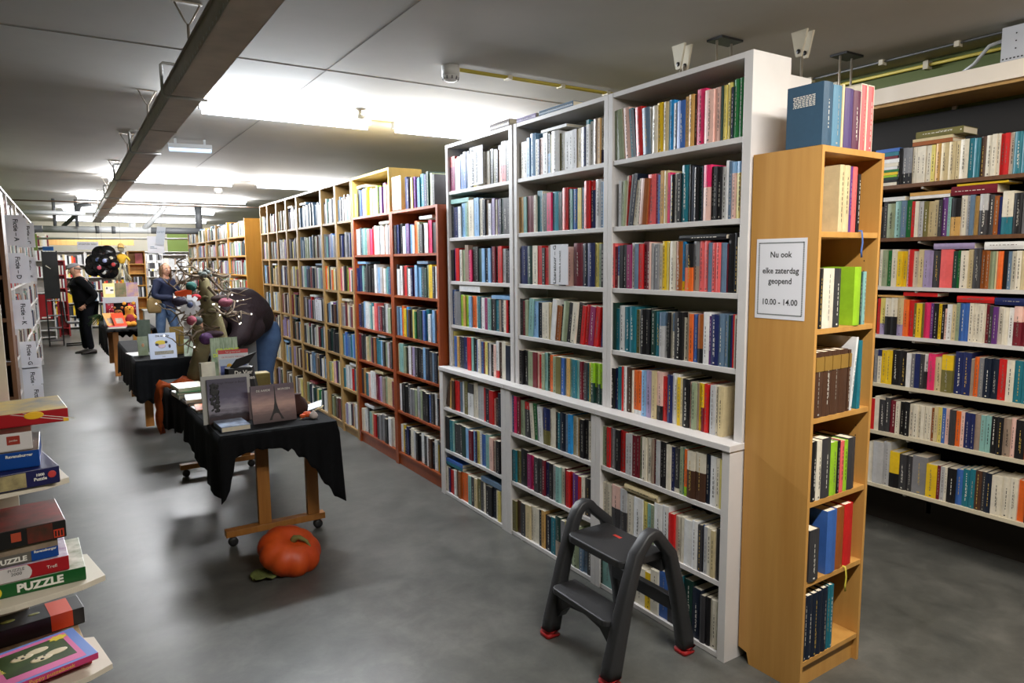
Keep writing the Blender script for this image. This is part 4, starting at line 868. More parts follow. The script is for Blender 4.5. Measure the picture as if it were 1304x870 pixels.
m.build('fairy_lights', glow('fairy_light', (255, 250, 235), 1.6), o)
def bauble(c, r, rgb, nm, sc=(1, 1, 1)):
    m = MB(); m.ball(c, r, 18, 0, sc); m.build('bauble', M('bauble_' + nm, rgb, .8, var=.3, scale=40, bump=.3), o)
bauble((.721, 5.28, 1.47), .036, (20, 82, 74), 'green'); bauble((.797, 5.28, 1.099), .043, (62, 26, 72), 'purple', (1.1, 1, 1)); bauble((.943, 5.3, 1.351), .042, (150, 84, 100), 'pink', (1.2, 1, .8)); bauble((.71, 5.28, 1.233), .034, (140, 62, 76), 'rose'); bauble((.755, 5.3, 1.228), .03, (70, 78, 76), 'grey'); bauble((.645, 5.26, 1.37), .04, (40, 32, 52), 'night', (1.4, 1, .9))
bauble((.752, 5.32, 1.392), .03, (170, 24, 36), 'red', (1.2, .8, .8)); bauble((.915, 5.33, 1.375), .05, (58, 40, 38), 'brown', (1.3, .8, .6)); bauble((.86, 5.36, 1.12), .045, (54, 34, 44), 'aubergine', (1.6, .8, .6))
m = MB()
for k in range(9):
    a = k * 2 * math.pi / 9; X = Matrix.Translation((.699, 5.24, 1.345)) @ Matrix.Rotation(a, 4, 'Y')
    m.add([X @ Vector(v) for v in ((0, 0, .012), (.018, -.01, .035), (.014, 0, .07), (-.014, 0, .07), (-.018, -.01, .035))], [(0, 1, 2, 3, 4)])
fo = m.build('flower_petals', PAPER, o); fo.modifiers.new('s', 'SOLIDIFY').thickness = .002
m = MB(); m.ball((.699, 5.225, 1.345), .02, 12, 0, (1, .5, 1)); m.build('flower_heart', M('heart_blue', (44, 58, 96), .6), fo)
m = MB(); m.prism([(-.05, .004), (.0, -.006), (.055, .0), (.06, .035), (.02, .042), (-.045, .028)], -.012, .012, 0, Matrix(((1, 0, 0, .66), (0, 0, 1, 5.26), (0, 1, 0, 1.41), (0, 0, 0, 1)))); m.build('orange_felt', M('felt_orange', (226, 78, 22), .8), o)
m = MB()
for k, (dx, dz, r) in enumerate(((0, 0, .024), (.025, .015, .016), (-.025, .008, .018), (.008, .03, .013), (.042, -.008, .01))): m.ball((.823 + dx, 5.36, 1.552 + dz), r, 10, 0)
m.build('bird_ornament', M('bird_dark', (26, 32, 30), .7, rgb2=(150, 156, 150), scale=60), o)

# ------------------------------------------------------------------ second table
trestle('trestle table under black cloth with picture books, behind the tree', .5, 1.15, 7.2, 9.1, .74, ((.56, 7.26), (1.09, 7.26), (.56, 9.0), (1.09, 9.0)), ())
def drop2(sd, t):
    j = .02 * math.sin(t * 47) + .012 * math.sin(t * 19)
    if sd == 0: return (.36 + .16 * t if t < .3 else .5 + .03 * math.sin(t * 8)) + j
    if sd == 3: return .34 + j
    return .3 + j
cloth('black cloth over the second table behind the tree sculpture', [(.47, 7.12), (1.18, 7.12), (1.18, 9.12), (.44, 9.12)], .74, drop2)
TG2 = 'picture books on the second black table'; T2 = .748
KID = M('kid_cover', (206, 216, 240), .4, rgb2=(222, 228, 244), scale=8)
o = stand_book('picture_book', 'pale picture book with a dog drawing facing the aisle', (.592, 7.15, T2), .228, .238, .014, 7, R(3), KID, group=TG2)
m = MB(); m.ball((.095, -.001, .15), .036, 14, 0, (1.3, .03, .6)); m.build('yellow_print', M('print_gold', (226, 200, 70), .6), o)
m = MB(); m.ball((.066, -.0012, .135), .016, 10, 0, (1, .05, 1)); m.ball((.142, -.0012, .152), .013, 10, 0, (1, .05, 1)); m.ball((.17, -.0012, .112), .014, 10, 0, (.7, .05, 1.3)); m.build('dark_print', M('print_ink', (58, 58, 70), .6), o)
m = MB(); m.ball((.105, -.0008, .12), .03, 12, 0, (1.1, .03, .8)); m.build('pink_print', M('print_pink', (224, 196, 206), .6), o)
m = MB(); m.box(.04, .2, -.0007, 0, .038, .07); m.build('ground_print', M('print_tan', (176, 168, 150), .6, rgb2=(120, 116, 104), scale=60), o)
text('Dik en Wijs', .024, INKD, o, (.114, -.0012, .205), (1, 0, 0), (0, 0, 1), bold=.0006); text('boek', .014, INKD, o, (.114, -.0012, .014), (1, 0, 0), (0, 0, 1))
stand_book('picture_book', 'tall dark green book standing behind a small green book', (.545, 7.72, T2), .115, .33, .016, 6, R(0), M('cover_dark_green', (44, 62, 48), .4, rgb2=(84, 96, 80), scale=9), group=TG2)
o = stand_book('picture_book', 'small green book with a portrait before the tall dark green book', (.522, 7.5, T2), .088, .185, .012, 8, R(4), M('cover_meadow', (96, 104, 44), .4, rgb2=(150, 160, 140), scale=5), group=TG2)
m = MB(); m.ball((.044, -.0008, .1), .015, 12, 0, (.8, .05, 1.2)); m.build('portrait_print', M('print_skin', (176, 124, 84), .6), o)
o = stand_book('picture_book', 'gold brown book standing right of the dog picture book', (.795, 7.42, T2), .125, .27, .02, 5, R(-4), M('cover_gold', (136, 108, 36), .35, rgb2=(116, 88, 28), scale=6), group=TG2)
stand_book('picture_book', 'white and green leaflet leaning near the tree sculpture stump', (.885, 7.2, T2), .09, .17, .008, 22, R(-10), M('cover_leaflet', (222, 226, 216), .5, rgb2=(130, 160, 96), scale=16), group=TG2)
m = MB(); m.box(0, .24, 0, .3, 0, .006); tag(m.build('magazine', M('magazine_white', (226, 228, 230), .25), loc=(.47, 7.5, T2 - .002), rot=(0, 0, R(8))), 'glossy white magazine lying on the second black table', 'magazine')
m = MB(); m.box(.93, 1.1, 8.0, 8.02, 0, .3); 
BX_o = BX('grey_screen', M('panel_grey', (112, 114, 116), .6), 1.2, 1.56, 7.25, 7.275, 0, .9); tag(BX_o, 'plain grey panel standing before the bending person', 'screen')
# ------------------------------------------------------------------ third table with toy theatre
trestle('wooden table with toy theatre and orange magazines', .44, .95, 10.75, 12.4, .74, ((.49, 10.8), (.9, 10.8), (.49, 12.3), (.9, 12.3)), ())
def drop3(sd, t):
    j = .02 * math.sin(t * 40)
    return (.03 if sd == 0 else .34 if sd == 3 else .25) + j * (sd != 0)
cloth('black cloth over the third table with the toy theatre', [(.40, 10.72), (.98, 10.72), (.98, 12.42), (.36, 12.42)], .74, drop3)
TG3 = 'things on the third table'
o = thing('toy_theatre', 'grey toy theatre with red spotted curtains', 'toy theatre', (.39, 11.32, .748), 0)
GRY = M('theatre_grey', (168, 170, 178), .6)
BX('front_frame', GRY, 0, .44, 0, .02, .33, .41, o); BX('side_post', GRY, 0, .03, 0, .22, 0, .33, o); BX('side_post', GRY, .41, .44, 0, .22, 0, .33, o); BX('top_board', GRY, 0, .44, .02, .22, .395, .41, o); BX('backdrop', BLACK, .03, .41, .2, .21, 0, .33, o)
CUR = M('curtain_red', (150, 20, 44), .8)
for x in (.03, .31):
    m = MB(); n = 24
    vs = [(x + .1 * i / n, .01 + .008 * math.sin(i * 1.6), z) for z in (.13, .33) for i in range(n + 1)]
    m.add(vs, [(i, i + 1, n + 2 + i, n + 1 + i) for i in range(n)], 0, True); c = m.build('curtain', CUR, o); c.modifiers.new('s', 'SOLIDIFY').thickness = .003
    d = MB(); dr = random.Random(2)
    for _ in range(26): d.ball((x + dr.random() * .095, .0, .14 + dr.random() * .18), .004, 5)
    d.build('dots', INKL, c)
COVS = [('yellow picture book standing left on the toy theatre', M('cover_yellow', (226, 212, 128), .4, rgb2=(236, 226, 160), scale=5), .145, .2), ('green brown picture book standing in the middle on the toy theatre', M('cover_moss', (70, 84, 48), .4, rgb2=(128, 104, 76), scale=14), .142, .2), ('purple picture book standing right on the toy theatre', M('cover_purple', (104, 88, 150), .4, rgb2=(190, 150, 90), scale=8), .145, .205)]
x = .405
for lab, mt, w, h in COVS:
    o = stand_book('picture_book', lab, (x, 11.36, 1.1595), w, h, .012, 5, 0, mt, group='picture books on the toy theatre'); x += w + .003
    if w == .145 and 'yellow' in lab:
        BX('picture_panel', INKL, .03, .13, -.0006, 0, .05, .15, o); m = MB(); m.ball((.05, -.001, .13), .014, 8, 0, (.7, .05, 1.2)); m.ball((.11, -.001, .1), .016, 8, 0, (1.4, .05, .7)); m.build('picture_print', INKD, o)
FUR1 = M('plush_honey', (206, 142, 44), .9, bump=.3, scale=70); FUR2 = M('plush_brown', (140, 90, 40), .9, bump=.3, scale=70)
def plush(label, loc, s, mat, shirt=None):
    o = thing('plush_toy', label, 'plush toy', loc, 0, 'plush toys before the toy theatre')
    J = {'p': ((0, 0, .05 * s), .06 * s), 't': ((0, 0, .12 * s), .055 * s), 'n': ((0, 0, .17 * s), .04 * s), 'h': ((0, 0, .24 * s), .07 * s), 'al': ((-.09 * s, -.02, .12 * s), .022 * s), 'ar': ((.09 * s, -.02, .12 * s), .022 * s), 'll': ((-.06 * s, -.1 * s, .03 * s), .028 * s), 'lr': ((.06 * s, -.1 * s, .03 * s), .028 * s), 'hu': ((0, 0, .28 * s), .045 * s)}
    b = mesh_obj(skin(J, [('p', 't'), ('t', 'n'), ('n', 'h'), ('h', 'hu'), ('t', 'al'), ('t', 'ar'), ('p', 'll'), ('p', 'lr')], 'p'), 'body', mat, o)
    m = MB(); m.ball((-.055 * s, 0, .31 * s), .024 * s, 10, 0, (1, .6, 1)); m.ball((.055 * s, 0, .31 * s), .024 * s, 10, 0, (1, .6, 1)); m.build('ears', mat, o)
    m = MB(); m.ball((-.022 * s, -.066 * s, .26 * s), .007 * s, 8); m.ball((.022 * s, -.066 * s, .26 * s), .007 * s, 8); m.ball((0, -.075 * s, .235 * s), .01 * s, 8); m.build('eyes_and_nose', INKD, o)
    if shirt: m = MB(); m.lathe([(.066 * s, .02 * s), (.074 * s, .06 * s), (.068 * s, .12 * s), (.05 * s, .165 * s)], 16); m.build('shirt', shirt, o)
    return o
plush('honey yellow plush toy in a dark red shirt, largest before the theatre', (.70, 11.15, .748), 1.05, FUR1, M('shirt_red', (132, 20, 30), .8))
plush('small brown plush toy behind the orange magazines', (.57, 11.25, .748), .85, FUR2)
o = thing('plush_bird', 'orange pink plush bird above the honey yellow toy', 'plush toy', (.70, 11.27, .748), 0, 'plush toys before the toy theatre')
m = MB(); m.ball((0, 0, .12), .06, 14, 0, (1, .8, 1.6)); m.ball((0, -.02, .24), .045, 14); m.build('body', M('plush_coral', (222, 100, 80), .9), o); m = MB(); m.lathe([(.016, 0), (.001, .04)], 10, 0, Matrix.Translation((0, -.06, .24)) @ Matrix.Rotation(R(90), 4, 'X')); m.build('beak', FUR1, o)
OM = M('magazine_orange', (216, 66, 28), .4); TM = M('magazine_tan', (222, 166, 100), .4)
for i, (lab, x, y, mt, rz) in enumerate((('tan orange magazine leaning left before the toy theatre', .415, 11.0, TM, 14), ('orange red magazine leaning in front of the plush toys', .5, 10.93, OM, 10))):
    o = thing('magazine', lab, 'magazine', (x, y, .75 + .035), R(rz), 'magazines on the third table'); o.rotation_euler = (R(-52), 0, R(rz)); BX('cover', mt, 0, .15, 0, .006, 0, .26, o); BX('cover_picture', M('picture_grey', (120, 110, 106), .5, rgb2=(190, 170, 150), scale=12), .03, .12, -.001, 0, .04, .15, o)
for i in range(3):
    m = MB(); m.box(0, .22, 0, .15, 0, .011); tag(m.build('booklet', [BM['w'], BM['W'], BM['s']][i], loc=(.405 + .012 * i, 10.86, .748 + i * .0115), rot=(0, 0, R(-4 + 5 * i))), ['cream booklet at the bottom of the pile on the third table', 'white booklet mid pile under the orange magazines', 'salmon booklet topping the pile under the orange magazines'][i], 'booklet', 'booklets on the third table')
o = thing('trailing_plant', 'feathery green plant at the left edge of the third table', 'plant', (.445, 11.78, .7495)); pr_ = random.Random(8)
m = MB(); m.lathe([(.03, 0), (.045, .005), (.05, .07), (.052, .075)], 14); m.build('pot', BLACK, o)
m = MB()
for k in range(90):
    a = pr_.uniform(0, 6.28); L = pr_.uniform(.08, .17); b = pr_.uniform(.2, 1.0)
    p = [(0, 0, .07), (math.cos(a) * L * .5 - .05, math.sin(a) * L * .5, .08 + .07 * b), (math.cos(a) * L - .1, math.sin(a) * L, .07 + .05 * b - .16 * (1 - b))]
    m.tube(p, [.003, .005, .001], 4)
m.build('fronds', M('plant_green', (62, 96, 40), .7, var=.3, scale=12), o)
BX_t = BX('paper_bag', M('bag_white', (196, 196, 196), .7), .5, .62, 10.9, 11.05, 0, .2); tag(BX_t, 'pale paper bag on the floor under the third table', 'bag')

# ------------------------------------------------------------------ people
def to_mb(mb, me, mi=0):
    mb.add([v.co.copy() for v in me.vertices], [tuple(p.vertices) for p in me.polygons], mi, True)
def hand(mb, wrist, dirv, palmn, s=1.0, curl=.5, side=1):
    """palm and five separate fingers; dirv from wrist to fingertips, palmn out of the palm"""
    d = Vector(dirv).normalized(); n = Vector(palmn); n = (n - d * n.dot(d)).normalized(); l = d.cross(n) * side; w = Vector(wrist)
    mb.tube([w, w + d * .03 * s, w + d * .075 * s, w + d * .09 * s], [(.016 * s, .024 * s), (.015 * s, .034 * s), (.014 * s, .038 * s), (.009 * s, .034 * s)], 10, 0, True, flat=n)
    for k, (o_, L) in enumerate(((-.03, .062), (-.01, .074), (.01, .078), (.029, .068))):
        b = w + d * .08 * s + l * o_ * s; t1 = d * math.cos(curl * .5) + n * math.sin(curl * .5); t2 = d * math.cos(curl * 1.4) + n * math.sin(curl * 1.4)
        p1 = b + t1 * L * .5 * s; p2 = p1 + t2 * L * .5 * s
        mb.tube([b - d * .015 * s, b, p1, p2], [.0088 * s, .0088 * s, .008 * s, .0066 * s], 7)
    b = w + d * .02 * s + l * .03 * s; mb.tube([b, b + (l * .8 + d * .7) * .03 * s + n * .008, b + (l * .7 + d * 1.3) * .05 * s + n * .016 * s], [.011 * s, .0095 * s, .0075 * s], 7)
SKIN = M('skin_tone', (206, 154, 126), .55); LIP = M('lip_tone', (168, 92, 84), .5); EYEW = M('eye_white', (226, 222, 218), .4); EYED = M('eye_iris', (40, 34, 30), .3)
def head(mb, c, f, up=(0, 0, 1), s=1.0):
    """adds a head with a face to mb: materials 0 skin, 1 lips, 2 eye white, 3 iris"""
    f = Vector(f).normalized(); u = Vector(up); u = (u - f * u.dot(f)).normalized(); l = u.cross(f); c = Vector(c)
    def W(x, y, z): return c + f * x * s + l * y * s + u * z * s
    n, mm = 20, 14; vs = []
    for i in range(mm + 1):
        t = math.pi * i / mm
        for k in range(n):
            a = 2 * math.pi * k / n; x, y, z = math.sin(t) * math.cos(a), math.sin(t) * math.sin(a), math.cos(t)
            jaw = 1 - .28 * max(0, -z) ** 1.3; xx = .098 * x * (1 if x > 0 else 1.05) * (jaw if x < 0 else 1 - .1 * max(0, -z)); yy = .078 * y * jaw
            vs.append(W(xx + (.012 * max(0, -z) if x > 0 else 0), yy, .118 * z))
    mb.add(vs, [(i * n + k, i * n + (k + 1) % n, (i + 1) * n + (k + 1) % n, (i + 1) * n + k) for i in range(mm) for k in range(n)], 0, True)
    mb.tube([W(.09, 0, .02), W(.104, 0, -.005), W(.116, 0, -.024), W(.1, 0, -.034)], [.009 * s, .011 * s, .015 * s, .008 * s], 8)
    for sd in (-1, 1):
        mb.ball(W(.086, .032 * sd, .012), .0125 * s, 8, 2); mb.ball(W(.0945, .033 * sd, .012), .0065 * s, 8, 3)
        mb.tube([W(.09, .014 * sd, .032), W(.093, .034 * sd, .038), W(.082, .052 * sd, .03)], .0045 * s, 6, 3)
        mb.ball(W(-.002, .078 * sd, -.005), .022 * s, 10, 0, (.8, .45, 1.25))
    mb.tube([W(.092, -.024, -.06), W(.1035, 0, -.057), W(.092, .024, -.06)], [.003 * s, .007 * s, .003 * s], 6, 1)
    return W
BODYM = [SKIN, LIP, EYEW, EYED]
def tr_joints(J, base, yaw):
    c, s = math.cos(yaw), math.sin(yaw)
    return {k: ((base[0] + v[0][0] * c - v[0][1] * s, base[1] + v[0][0] * s + v[0][1] * c, base[2] + v[0][2]), v[1]) for k, v in J.items()}
def shoe(parent, ankle, fwd, mat, s=1.0):
    f = Vector(fwd).normalized(); l = Vector((0, 0, 1)).cross(f); a = Vector(ankle); m = MB()
    prof = [(-.075, .035, .07), (-.04, .042, .085), (.02, .043, .075), (.08, .047, .055), (.14, .042, .042), (.175, .022, .03)]
    n = 10; vs = []
    for (x, wd, h) in prof:
        for k in range(n):
            t = 2 * math.pi * k / n; z = max(0.0, h / 2 + h / 2 * math.sin(t)); vs.append(Vector((a.x, a.y, 0)) + f * x * s + l * (wd * s * math.cos(t)) + Vector((0, 0, z * s)))
    m.add(vs, [(i * n + k, i * n + (k + 1) % n, (i + 1) * n + (k + 1) % n, (i + 1) * n + k) for i in range(len(prof) - 1) for k in range(n)] + [tuple(range(n - 1, -1, -1)), tuple((len(prof) - 1) * n + k for k in range(n))], 0, True)
    m.build('shoe', mat, parent)
# --- man in black (local: faces +X, left = +Y)
def person_standing(name, label, base, yaw, jm, tm, sm, arms, legs, lean, headf, belly=.0, sc=1.0, jacket_bottom=.84, slim=1.0, hands=True):
    o = thing(name, label, 'person', (0, 0, 0))
    hx = lean
    J = {'pel': ((0, 0, .92), (.13 * slim, .155 * slim)), 'wai': ((.02 + hx * .25, 0, 1.06), (.115, .14 * slim)), 'che': ((hx * .6, 0, 1.24), (.12, .16 * slim)), 'sho': ((hx * .85, 0, 1.36), (.075, .1)), 'nec': ((hx, 0, 1.44), .055), 'hed': ((hx * 1.1 + .012, 0, 1.52), .062)}
    E_ = [('pel', 'wai'), ('wai', 'che'), ('che', 'sho'), ('sho', 'nec'), ('nec', 'hed')]
    for sd, nm in ((1, 'l'), (-1, 'r')):
        el, wr = arms[nm]
        J['s' + nm] = ((hx * .82, .175 * sd * slim, 1.345), .052); J['e' + nm] = (el, .04); J['w' + nm] = (wr, .027)
        kn, an = legs[nm]
        J['h' + nm] = ((0, .09 * sd, .86), .085 * slim); J['k' + nm] = (kn, .056); J['a' + nm] = (an, .04)
        E_ += [('sho', 's' + nm), ('s' + nm, 'e' + nm), ('e' + nm, 'w' + nm), ('pel', 'h' + nm), ('h' + nm, 'k' + nm), ('k' + nm, 'a' + nm)]
    J = {k: (tuple(c * sc for c in v[0]), v[1]) for k, v in J.items()}
    W_ = tr_joints(J, base, yaw); mb = MB(); to_mb(mb, skin(W_, E_, 'pel'))
    c, s = math.cos(yaw), math.sin(yaw)
    def rv(v): return (v[0] * c - v[1] * s, v[0] * s + v[1] * c, v[2])
    hf = rv(headf); hc = Vector(W_['hed'][0]) + Vector(rv((.02, 0, .035)))
    HW = head(mb, hc, hf, (0, 0, 1), .98 * sc)
    if hands:
        for nm, sd in (('l', 1), ('r', -1)):
            e, w_ = Vector(W_['e' + nm][0]), Vector(W_['w' + nm][0]); hand(mb, w_, w_ - e, rv((0, -sd, 0.3)), .95, .8, sd)
    mb.build('body', BODYM, o)
    # clothes: larger shells over the same joints
    K = {k: W_[k] for k in W_}
    def G(k, d): p, r = K[k]; return (p, (r[0] + d, r[1] + d) if isinstance(r, tuple) else r + d)
    jb = Vector(rv((-.01, 0, jacket_bottom * sc))) + Vector(base)
    jj = {'pel': (tuple(jb), (.155 * slim + belly * .5, .175 * slim)), 'wai': ((K['wai'][0][0] + rv((belly * .5, 0, 0))[0], K['wai'][0][1] + rv((belly * .5, 0, 0))[1], K['wai'][0][2]), (.135 + belly, .168 * slim)), 'che': G('che', .028), 'sho': G('sho', .03), 'nec': (K['nec'][0], .068)}
    je = [('pel', 'wai'), ('wai', 'che'), ('che', 'sho'), ('sho', 'nec')]
    for nm in 'lr':
        jj['s' + nm] = G('s' + nm, .026); jj['e' + nm] = G('e' + nm, .026); w_ = Vector(K['w' + nm][0]); e = Vector(K['e' + nm][0]); jj['w' + nm] = (tuple(w_ + (e - w_) * .06), .042)
        je += [('sho', 's' + nm), ('s' + nm, 'e' + nm), ('e' + nm, 'w' + nm)]
    mesh_obj(skin(jj, je, 'wai'), 'jacket', jm, o)
    tt = {'pel': G('pel', .012)}; te = []
    for nm in 'lr':
        tt['h' + nm] = G('h' + nm, .016); tt['k' + nm] = G('k' + nm, .022); a = K['a' + nm]; tt['a' + nm] = ((a[0][0], a[0][1], a[0][2] - .02), .058)
        te += [('pel', 'h' + nm), ('h' + nm, 'k' + nm), ('k' + nm, 'a' + nm)]
        shoe(o, a[0], rv((1, .12 if nm == 'l' else -.12, 0)), sm)
    mesh_obj(skin(tt, te, 'pel'), 'trousers', tm, o)
    return o, HW, hc, hf, W_
NAVYB = M('jacket_black', (8, 8, 11), .95, spec=.2); JEANB = M('trousers_dark', (11, 12, 18), .95, spec=.2); JEANS = M('denim', (70, 98, 138), .85, rgb2=(98, 124, 158), scale=9); NAVYJ = M('jacket_navy', (24, 34, 66), .75, var=.15, scale=20); SHOEM = M('shoe_brown', (40, 32, 28), .5)
o, HW, hc, hf, W_ = person_standing('person', 'person in black jacket and grey flat cap looking down', (.25, 14.8, 0), R(188), NAVYB, JEANB, SHOEM,
    dict(l=((-.12, .27, 1.08), (.06, .2, .9)), r=((-.13, -.27, 1.08), (.05, -.2, .89))), dict(l=((.045, .1, .48), (-.01, .11, .09)), r=((.06, -.09, .48), (.05, -.1, .09))), .1, (.93, -.1, -.36), belly=.07, jacket_bottom=.80, slim=1.14, sc=.985)
m = MB(); n = 20; vs = []
for i in range(7):
    t = (math.pi / 2) * i / 6
    for k in range(n):
        a = 2 * math.pi * k / n; vs.append(HW(.115 * math.cos(a) * math.cos(t) + .012, .092 * math.sin(a) * math.cos(t), .052 + .075 * math.sin(t)))
m.add(vs, [(i * n + k, i * n + (k + 1) % n, (i + 1) * n + (k + 1) % n, (i + 1) * n + k) for i in range(6) for k in range(n)] + [tuple(range(n - 1, -1, -1))], 0, True)
br = [HW(.10 + .055 * math.cos(a), .082 * math.sin(a), .05 - .012 * math.cos(a)) for a in [R(-80 + 16 * k) for k in range(11)]]; br2 = [p + Vector((0, 0, .008)) for p in br]
m.add(br + br2, [tuple(range(11)), tuple(range(21, 10, -1))] + [(k, k + 1, 12 + k, 11 + k) for k in range(10)], 0, True); m.build('flat_cap', M('cap_grey', (132, 132, 136), .85, bump=.2, scale=90), o)
m = MB()
for sd in (-1, 1):
    for k in range(6): m.ball(HW(-.02 - .016 * k, (.076 - .006 * k) * sd, .02 - .008 * k), .022, 8)
m.build('hair', M('hair_grey', (120, 112, 104), .8), o)
# --- woman with the shoulder bag
o, HW, hc, hf, W_ = person_standing('person', 'person with long blond hair, navy jacket, jeans and tan shoulder bag', (1.40, 13.5, 0), R(-48), NAVYJ, JEANS, SHOEM,
    dict(l=((.1, .25, 1.1), (.29, .08, 1.12)), r=((.0, -.25, 1.09), (.26, -.02, 1.06))), dict(l=((.09, .14, .46), (.1, .2, .09)), r=((-.02, -.12, .46), (-.1, -.13, .09))), .03, (1, -.3, -.05), slim=.92, sc=.975, jacket_bottom=.93)
HAIR = M('hair_blond', (98, 72, 46), .6, var=.25, scale=30, stretch=(4, 4, .3))
m = MB(); n = 22; vs = []
for i in range(10):
    t = i / 9; zz = .128 - .36 * t; r = (math.sin(min(1, t * 3.2 + .08) * math.pi / 2)) * (1 + .12 * t)
    for k in range(n):
        a = R(62 + (360 - 124) * k / (n - 1)); vs.append(HW(.105 * math.cos(a) * r - .012, .1 * math.sin(a) * r, zz))
m.add(vs, [(i * n + k, (i + 1) * n + k, (i + 1) * n + k + 1, i * n + k + 1) for i in range(9) for k in range(n - 1)], 0, True)
h = m.build('hair', HAIR, o); so = h.modifiers.new('s', 'SOLIDIFY'); so.thickness = .018
m = MB(); m.lathe([(.002, .012), (.02, .0), (.02, -.02), (.004, -.03)], 10, 0, Matrix.Translation(HW(.02, .0, .1))); m.build('parting', HAIR, o)
ph = Vector(W_['wl'][0]); c, s = math.cos(R(-48)), math.sin(R(-48))
p = (Vector(W_['wl'][0]) + Vector(W_['wr'][0])) / 2 + Vector((c * .1, s * .1, .05))
m = MB(); m.box(-.036, .036, -.004, .004, -.07, .07); tag(m.build('phone', BLACK, None, .002, loc=p, rot=(R(-25), 0, R(42))), 'black phone held by the person with blond hair', 'phone')
b = thing('shoulder_bag', 'tan canvas shoulder bag on the hip of the blond person', 'bag', (1.225, 13.36, .78)); TANB = M('canvas_tan', (150, 126, 82), .85, bump=.2, scale=60)
m = MB(); vs = []; n = 16
for i in range(8):
    t = i / 7; wd = .12 * math.sin(math.pi * (.22 + .62 * t)) ** .5; dp = .055 * math.sin(math.pi * (.15 + .72 * t))
    for k in range(n): a = 2 * math.pi * k / n; vs.append((wd * math.cos(a), dp * math.sin(a), .27 * t))
m.add(vs, [(i * n + k, i * n + (k + 1) % n, (i + 1) * n + (k + 1) % n, (i + 1) * n + k) for i in range(7) for k in range(n)] + [tuple(range(n - 1, -1, -1)), tuple(7 * n + k for k in range(n))], 0, True); m.build('bag_body', TANB, b)
m = MB(); m.tube([(-.09, 0, .25), (-.05, .0, .36), (.04, .03, .5), (.13, .06, .57)], (.018, .004), 6); m.build('strap', M('strap_dark', (52, 44, 36), .7), b)
# --- person bending over the table
o = thing('person', 'person in dark brown puffer jacket and jeans bending over the second table', 'person', (0, 0, 0))
J = {'pel': ((1.65, 7.52, .92), (.13, .15)), 'wai': ((1.56, 7.30, 1.08), (.12, .14)), 'che': ((1.42, 7.04, 1.17), (.12, .155)), 'sho': ((1.28, 6.86, 1.17), (.08, .1)), 'nec': ((1.17, 6.78, 1.15), .055), 'hed': ((1.08, 6.72, 1.11), .062),
     'sl': ((1.38, 6.78, 1.14), .052), 'el': ((1.29, 6.64, .96), .04), 'wl': ((1.14, 6.64, .83), .027), 'sr': ((1.17, 6.98, 1.15), .052), 'er': ((1.08, 6.95, .94), .04), 'wr': ((1.0, 6.86, .8), .027),
     'hl': ((1.72, 7.46, .86), .09), 'kl': ((1.68, 7.46, .46), .058), 'al': ((1.70, 7.5, .09), .04), 'hr': ((1.58, 7.60, .86), .09), 'kr': ((1.52, 7.58, .46), .058), 'ar': ((1.54, 7.62, .09), .04)}
E_ = [('pel', 'wai'), ('wai', 'che'), ('che', 'sho'), ('sho', 'nec'), ('nec', 'hed'), ('sho', 'sl'), ('sl', 'el'), ('el', 'wl'), ('sho', 'sr'), ('sr', 'er'), ('er', 'wr'), ('pel', 'hl'), ('hl', 'kl'), ('kl', 'al'), ('pel', 'hr'), ('hr', 'kr'), ('kr', 'ar')]
mb = MB(); to_mb(mb, skin(J, E_, 'pel')); HW = head(mb, (1.045, 6.69, 1.085), (-.35, -.2, -.9), (-.75, -.45, .45), .98)
for nm, sd in (('l', 1), ('r', -1)): hand(mb, J['w' + nm][0], (-.75, -.2, -.35), (0, 0, -1), .95, .5, sd)
mb.build('body', BODYM, o)
PUF = M('puffer_brown', (32, 19, 23), .75, bump=.5, scale=30, spec=.3)
mb = MB()
mb.tube([(1.66, 7.48, 1.02), (1.6, 7.38, 1.06), (1.52, 7.24, 1.13), (1.42, 7.05, 1.19), (1.30, 6.88, 1.2), (1.2, 6.78, 1.19), (1.13, 6.74, 1.17)], [(.12, .13), (.185, .19), (.2, .21), (.205, .22), (.19, .21), (.15, .16), (.1, .11)], 20)
for nm in 'lr':
    a, b, c_ = (Vector(J[k + nm][0]) for k in 'sew'); mb.tube([a, a + (b - a) * .5, b, b + (c_ - b) * .5, b + (c_ - b) * .94], [.11, .1, .085, .072, .055], 14)
mb.tube([(1.5, 6.98, 1.02), (1.36, 6.84, .98), (1.26, 6.78, .99)], [.12, .14, .12], 14)
jk = mb.build('jacket', PUF, o); rm = jk.modifiers.new('remesh', 'REMESH'); rm.mode = 'VOXEL'; rm.voxel_size = .016; rm.use_smooth_shade = True; sm_ = jk.modifiers.new('smooth', 'SMOOTH'); sm_.factor = .6; sm_.iterations = 10
mb = MB()
for nm in 'lr':
    h, k, a = Vector(J['h' + nm][0]), Vector(J['k' + nm][0]), Vector(J['a' + nm][0])
    mb.tube([h + Vector((0, 0, .16)), h + Vector((0, 0, .08)), h + Vector((.005, 0, -.03)), h + (k - h) * .35, h + (k - h) * .7, k, k + (a - k) * .5, a + Vector((0, 0, -.03))], [.1, .135, .14, .118, .095, .082, .078, .07], 16)
mb.ball((1.655, 7.53, .93), .165, 18, 0, (1.02, .95, .85))
JD = M('denim_dark', (52, 74, 108), .85, rgb2=(66, 90, 124), scale=9); jn = mb.build('jeans', JD, o)
rm = jn.modifiers.new('remesh', 'REMESH'); rm.mode = 'VOXEL'; rm.voxel_size = .016; rm.use_smooth_shade = True; sm_ = jn.modifiers.new('smooth', 'SMOOTH'); sm_.factor = .6; sm_.iterations = 8
for nm in 'lr': shoe(o, J['a' + nm][0], (-.6, -.8, 0), SHOEM)
m = MB(); vs = []; n = 18
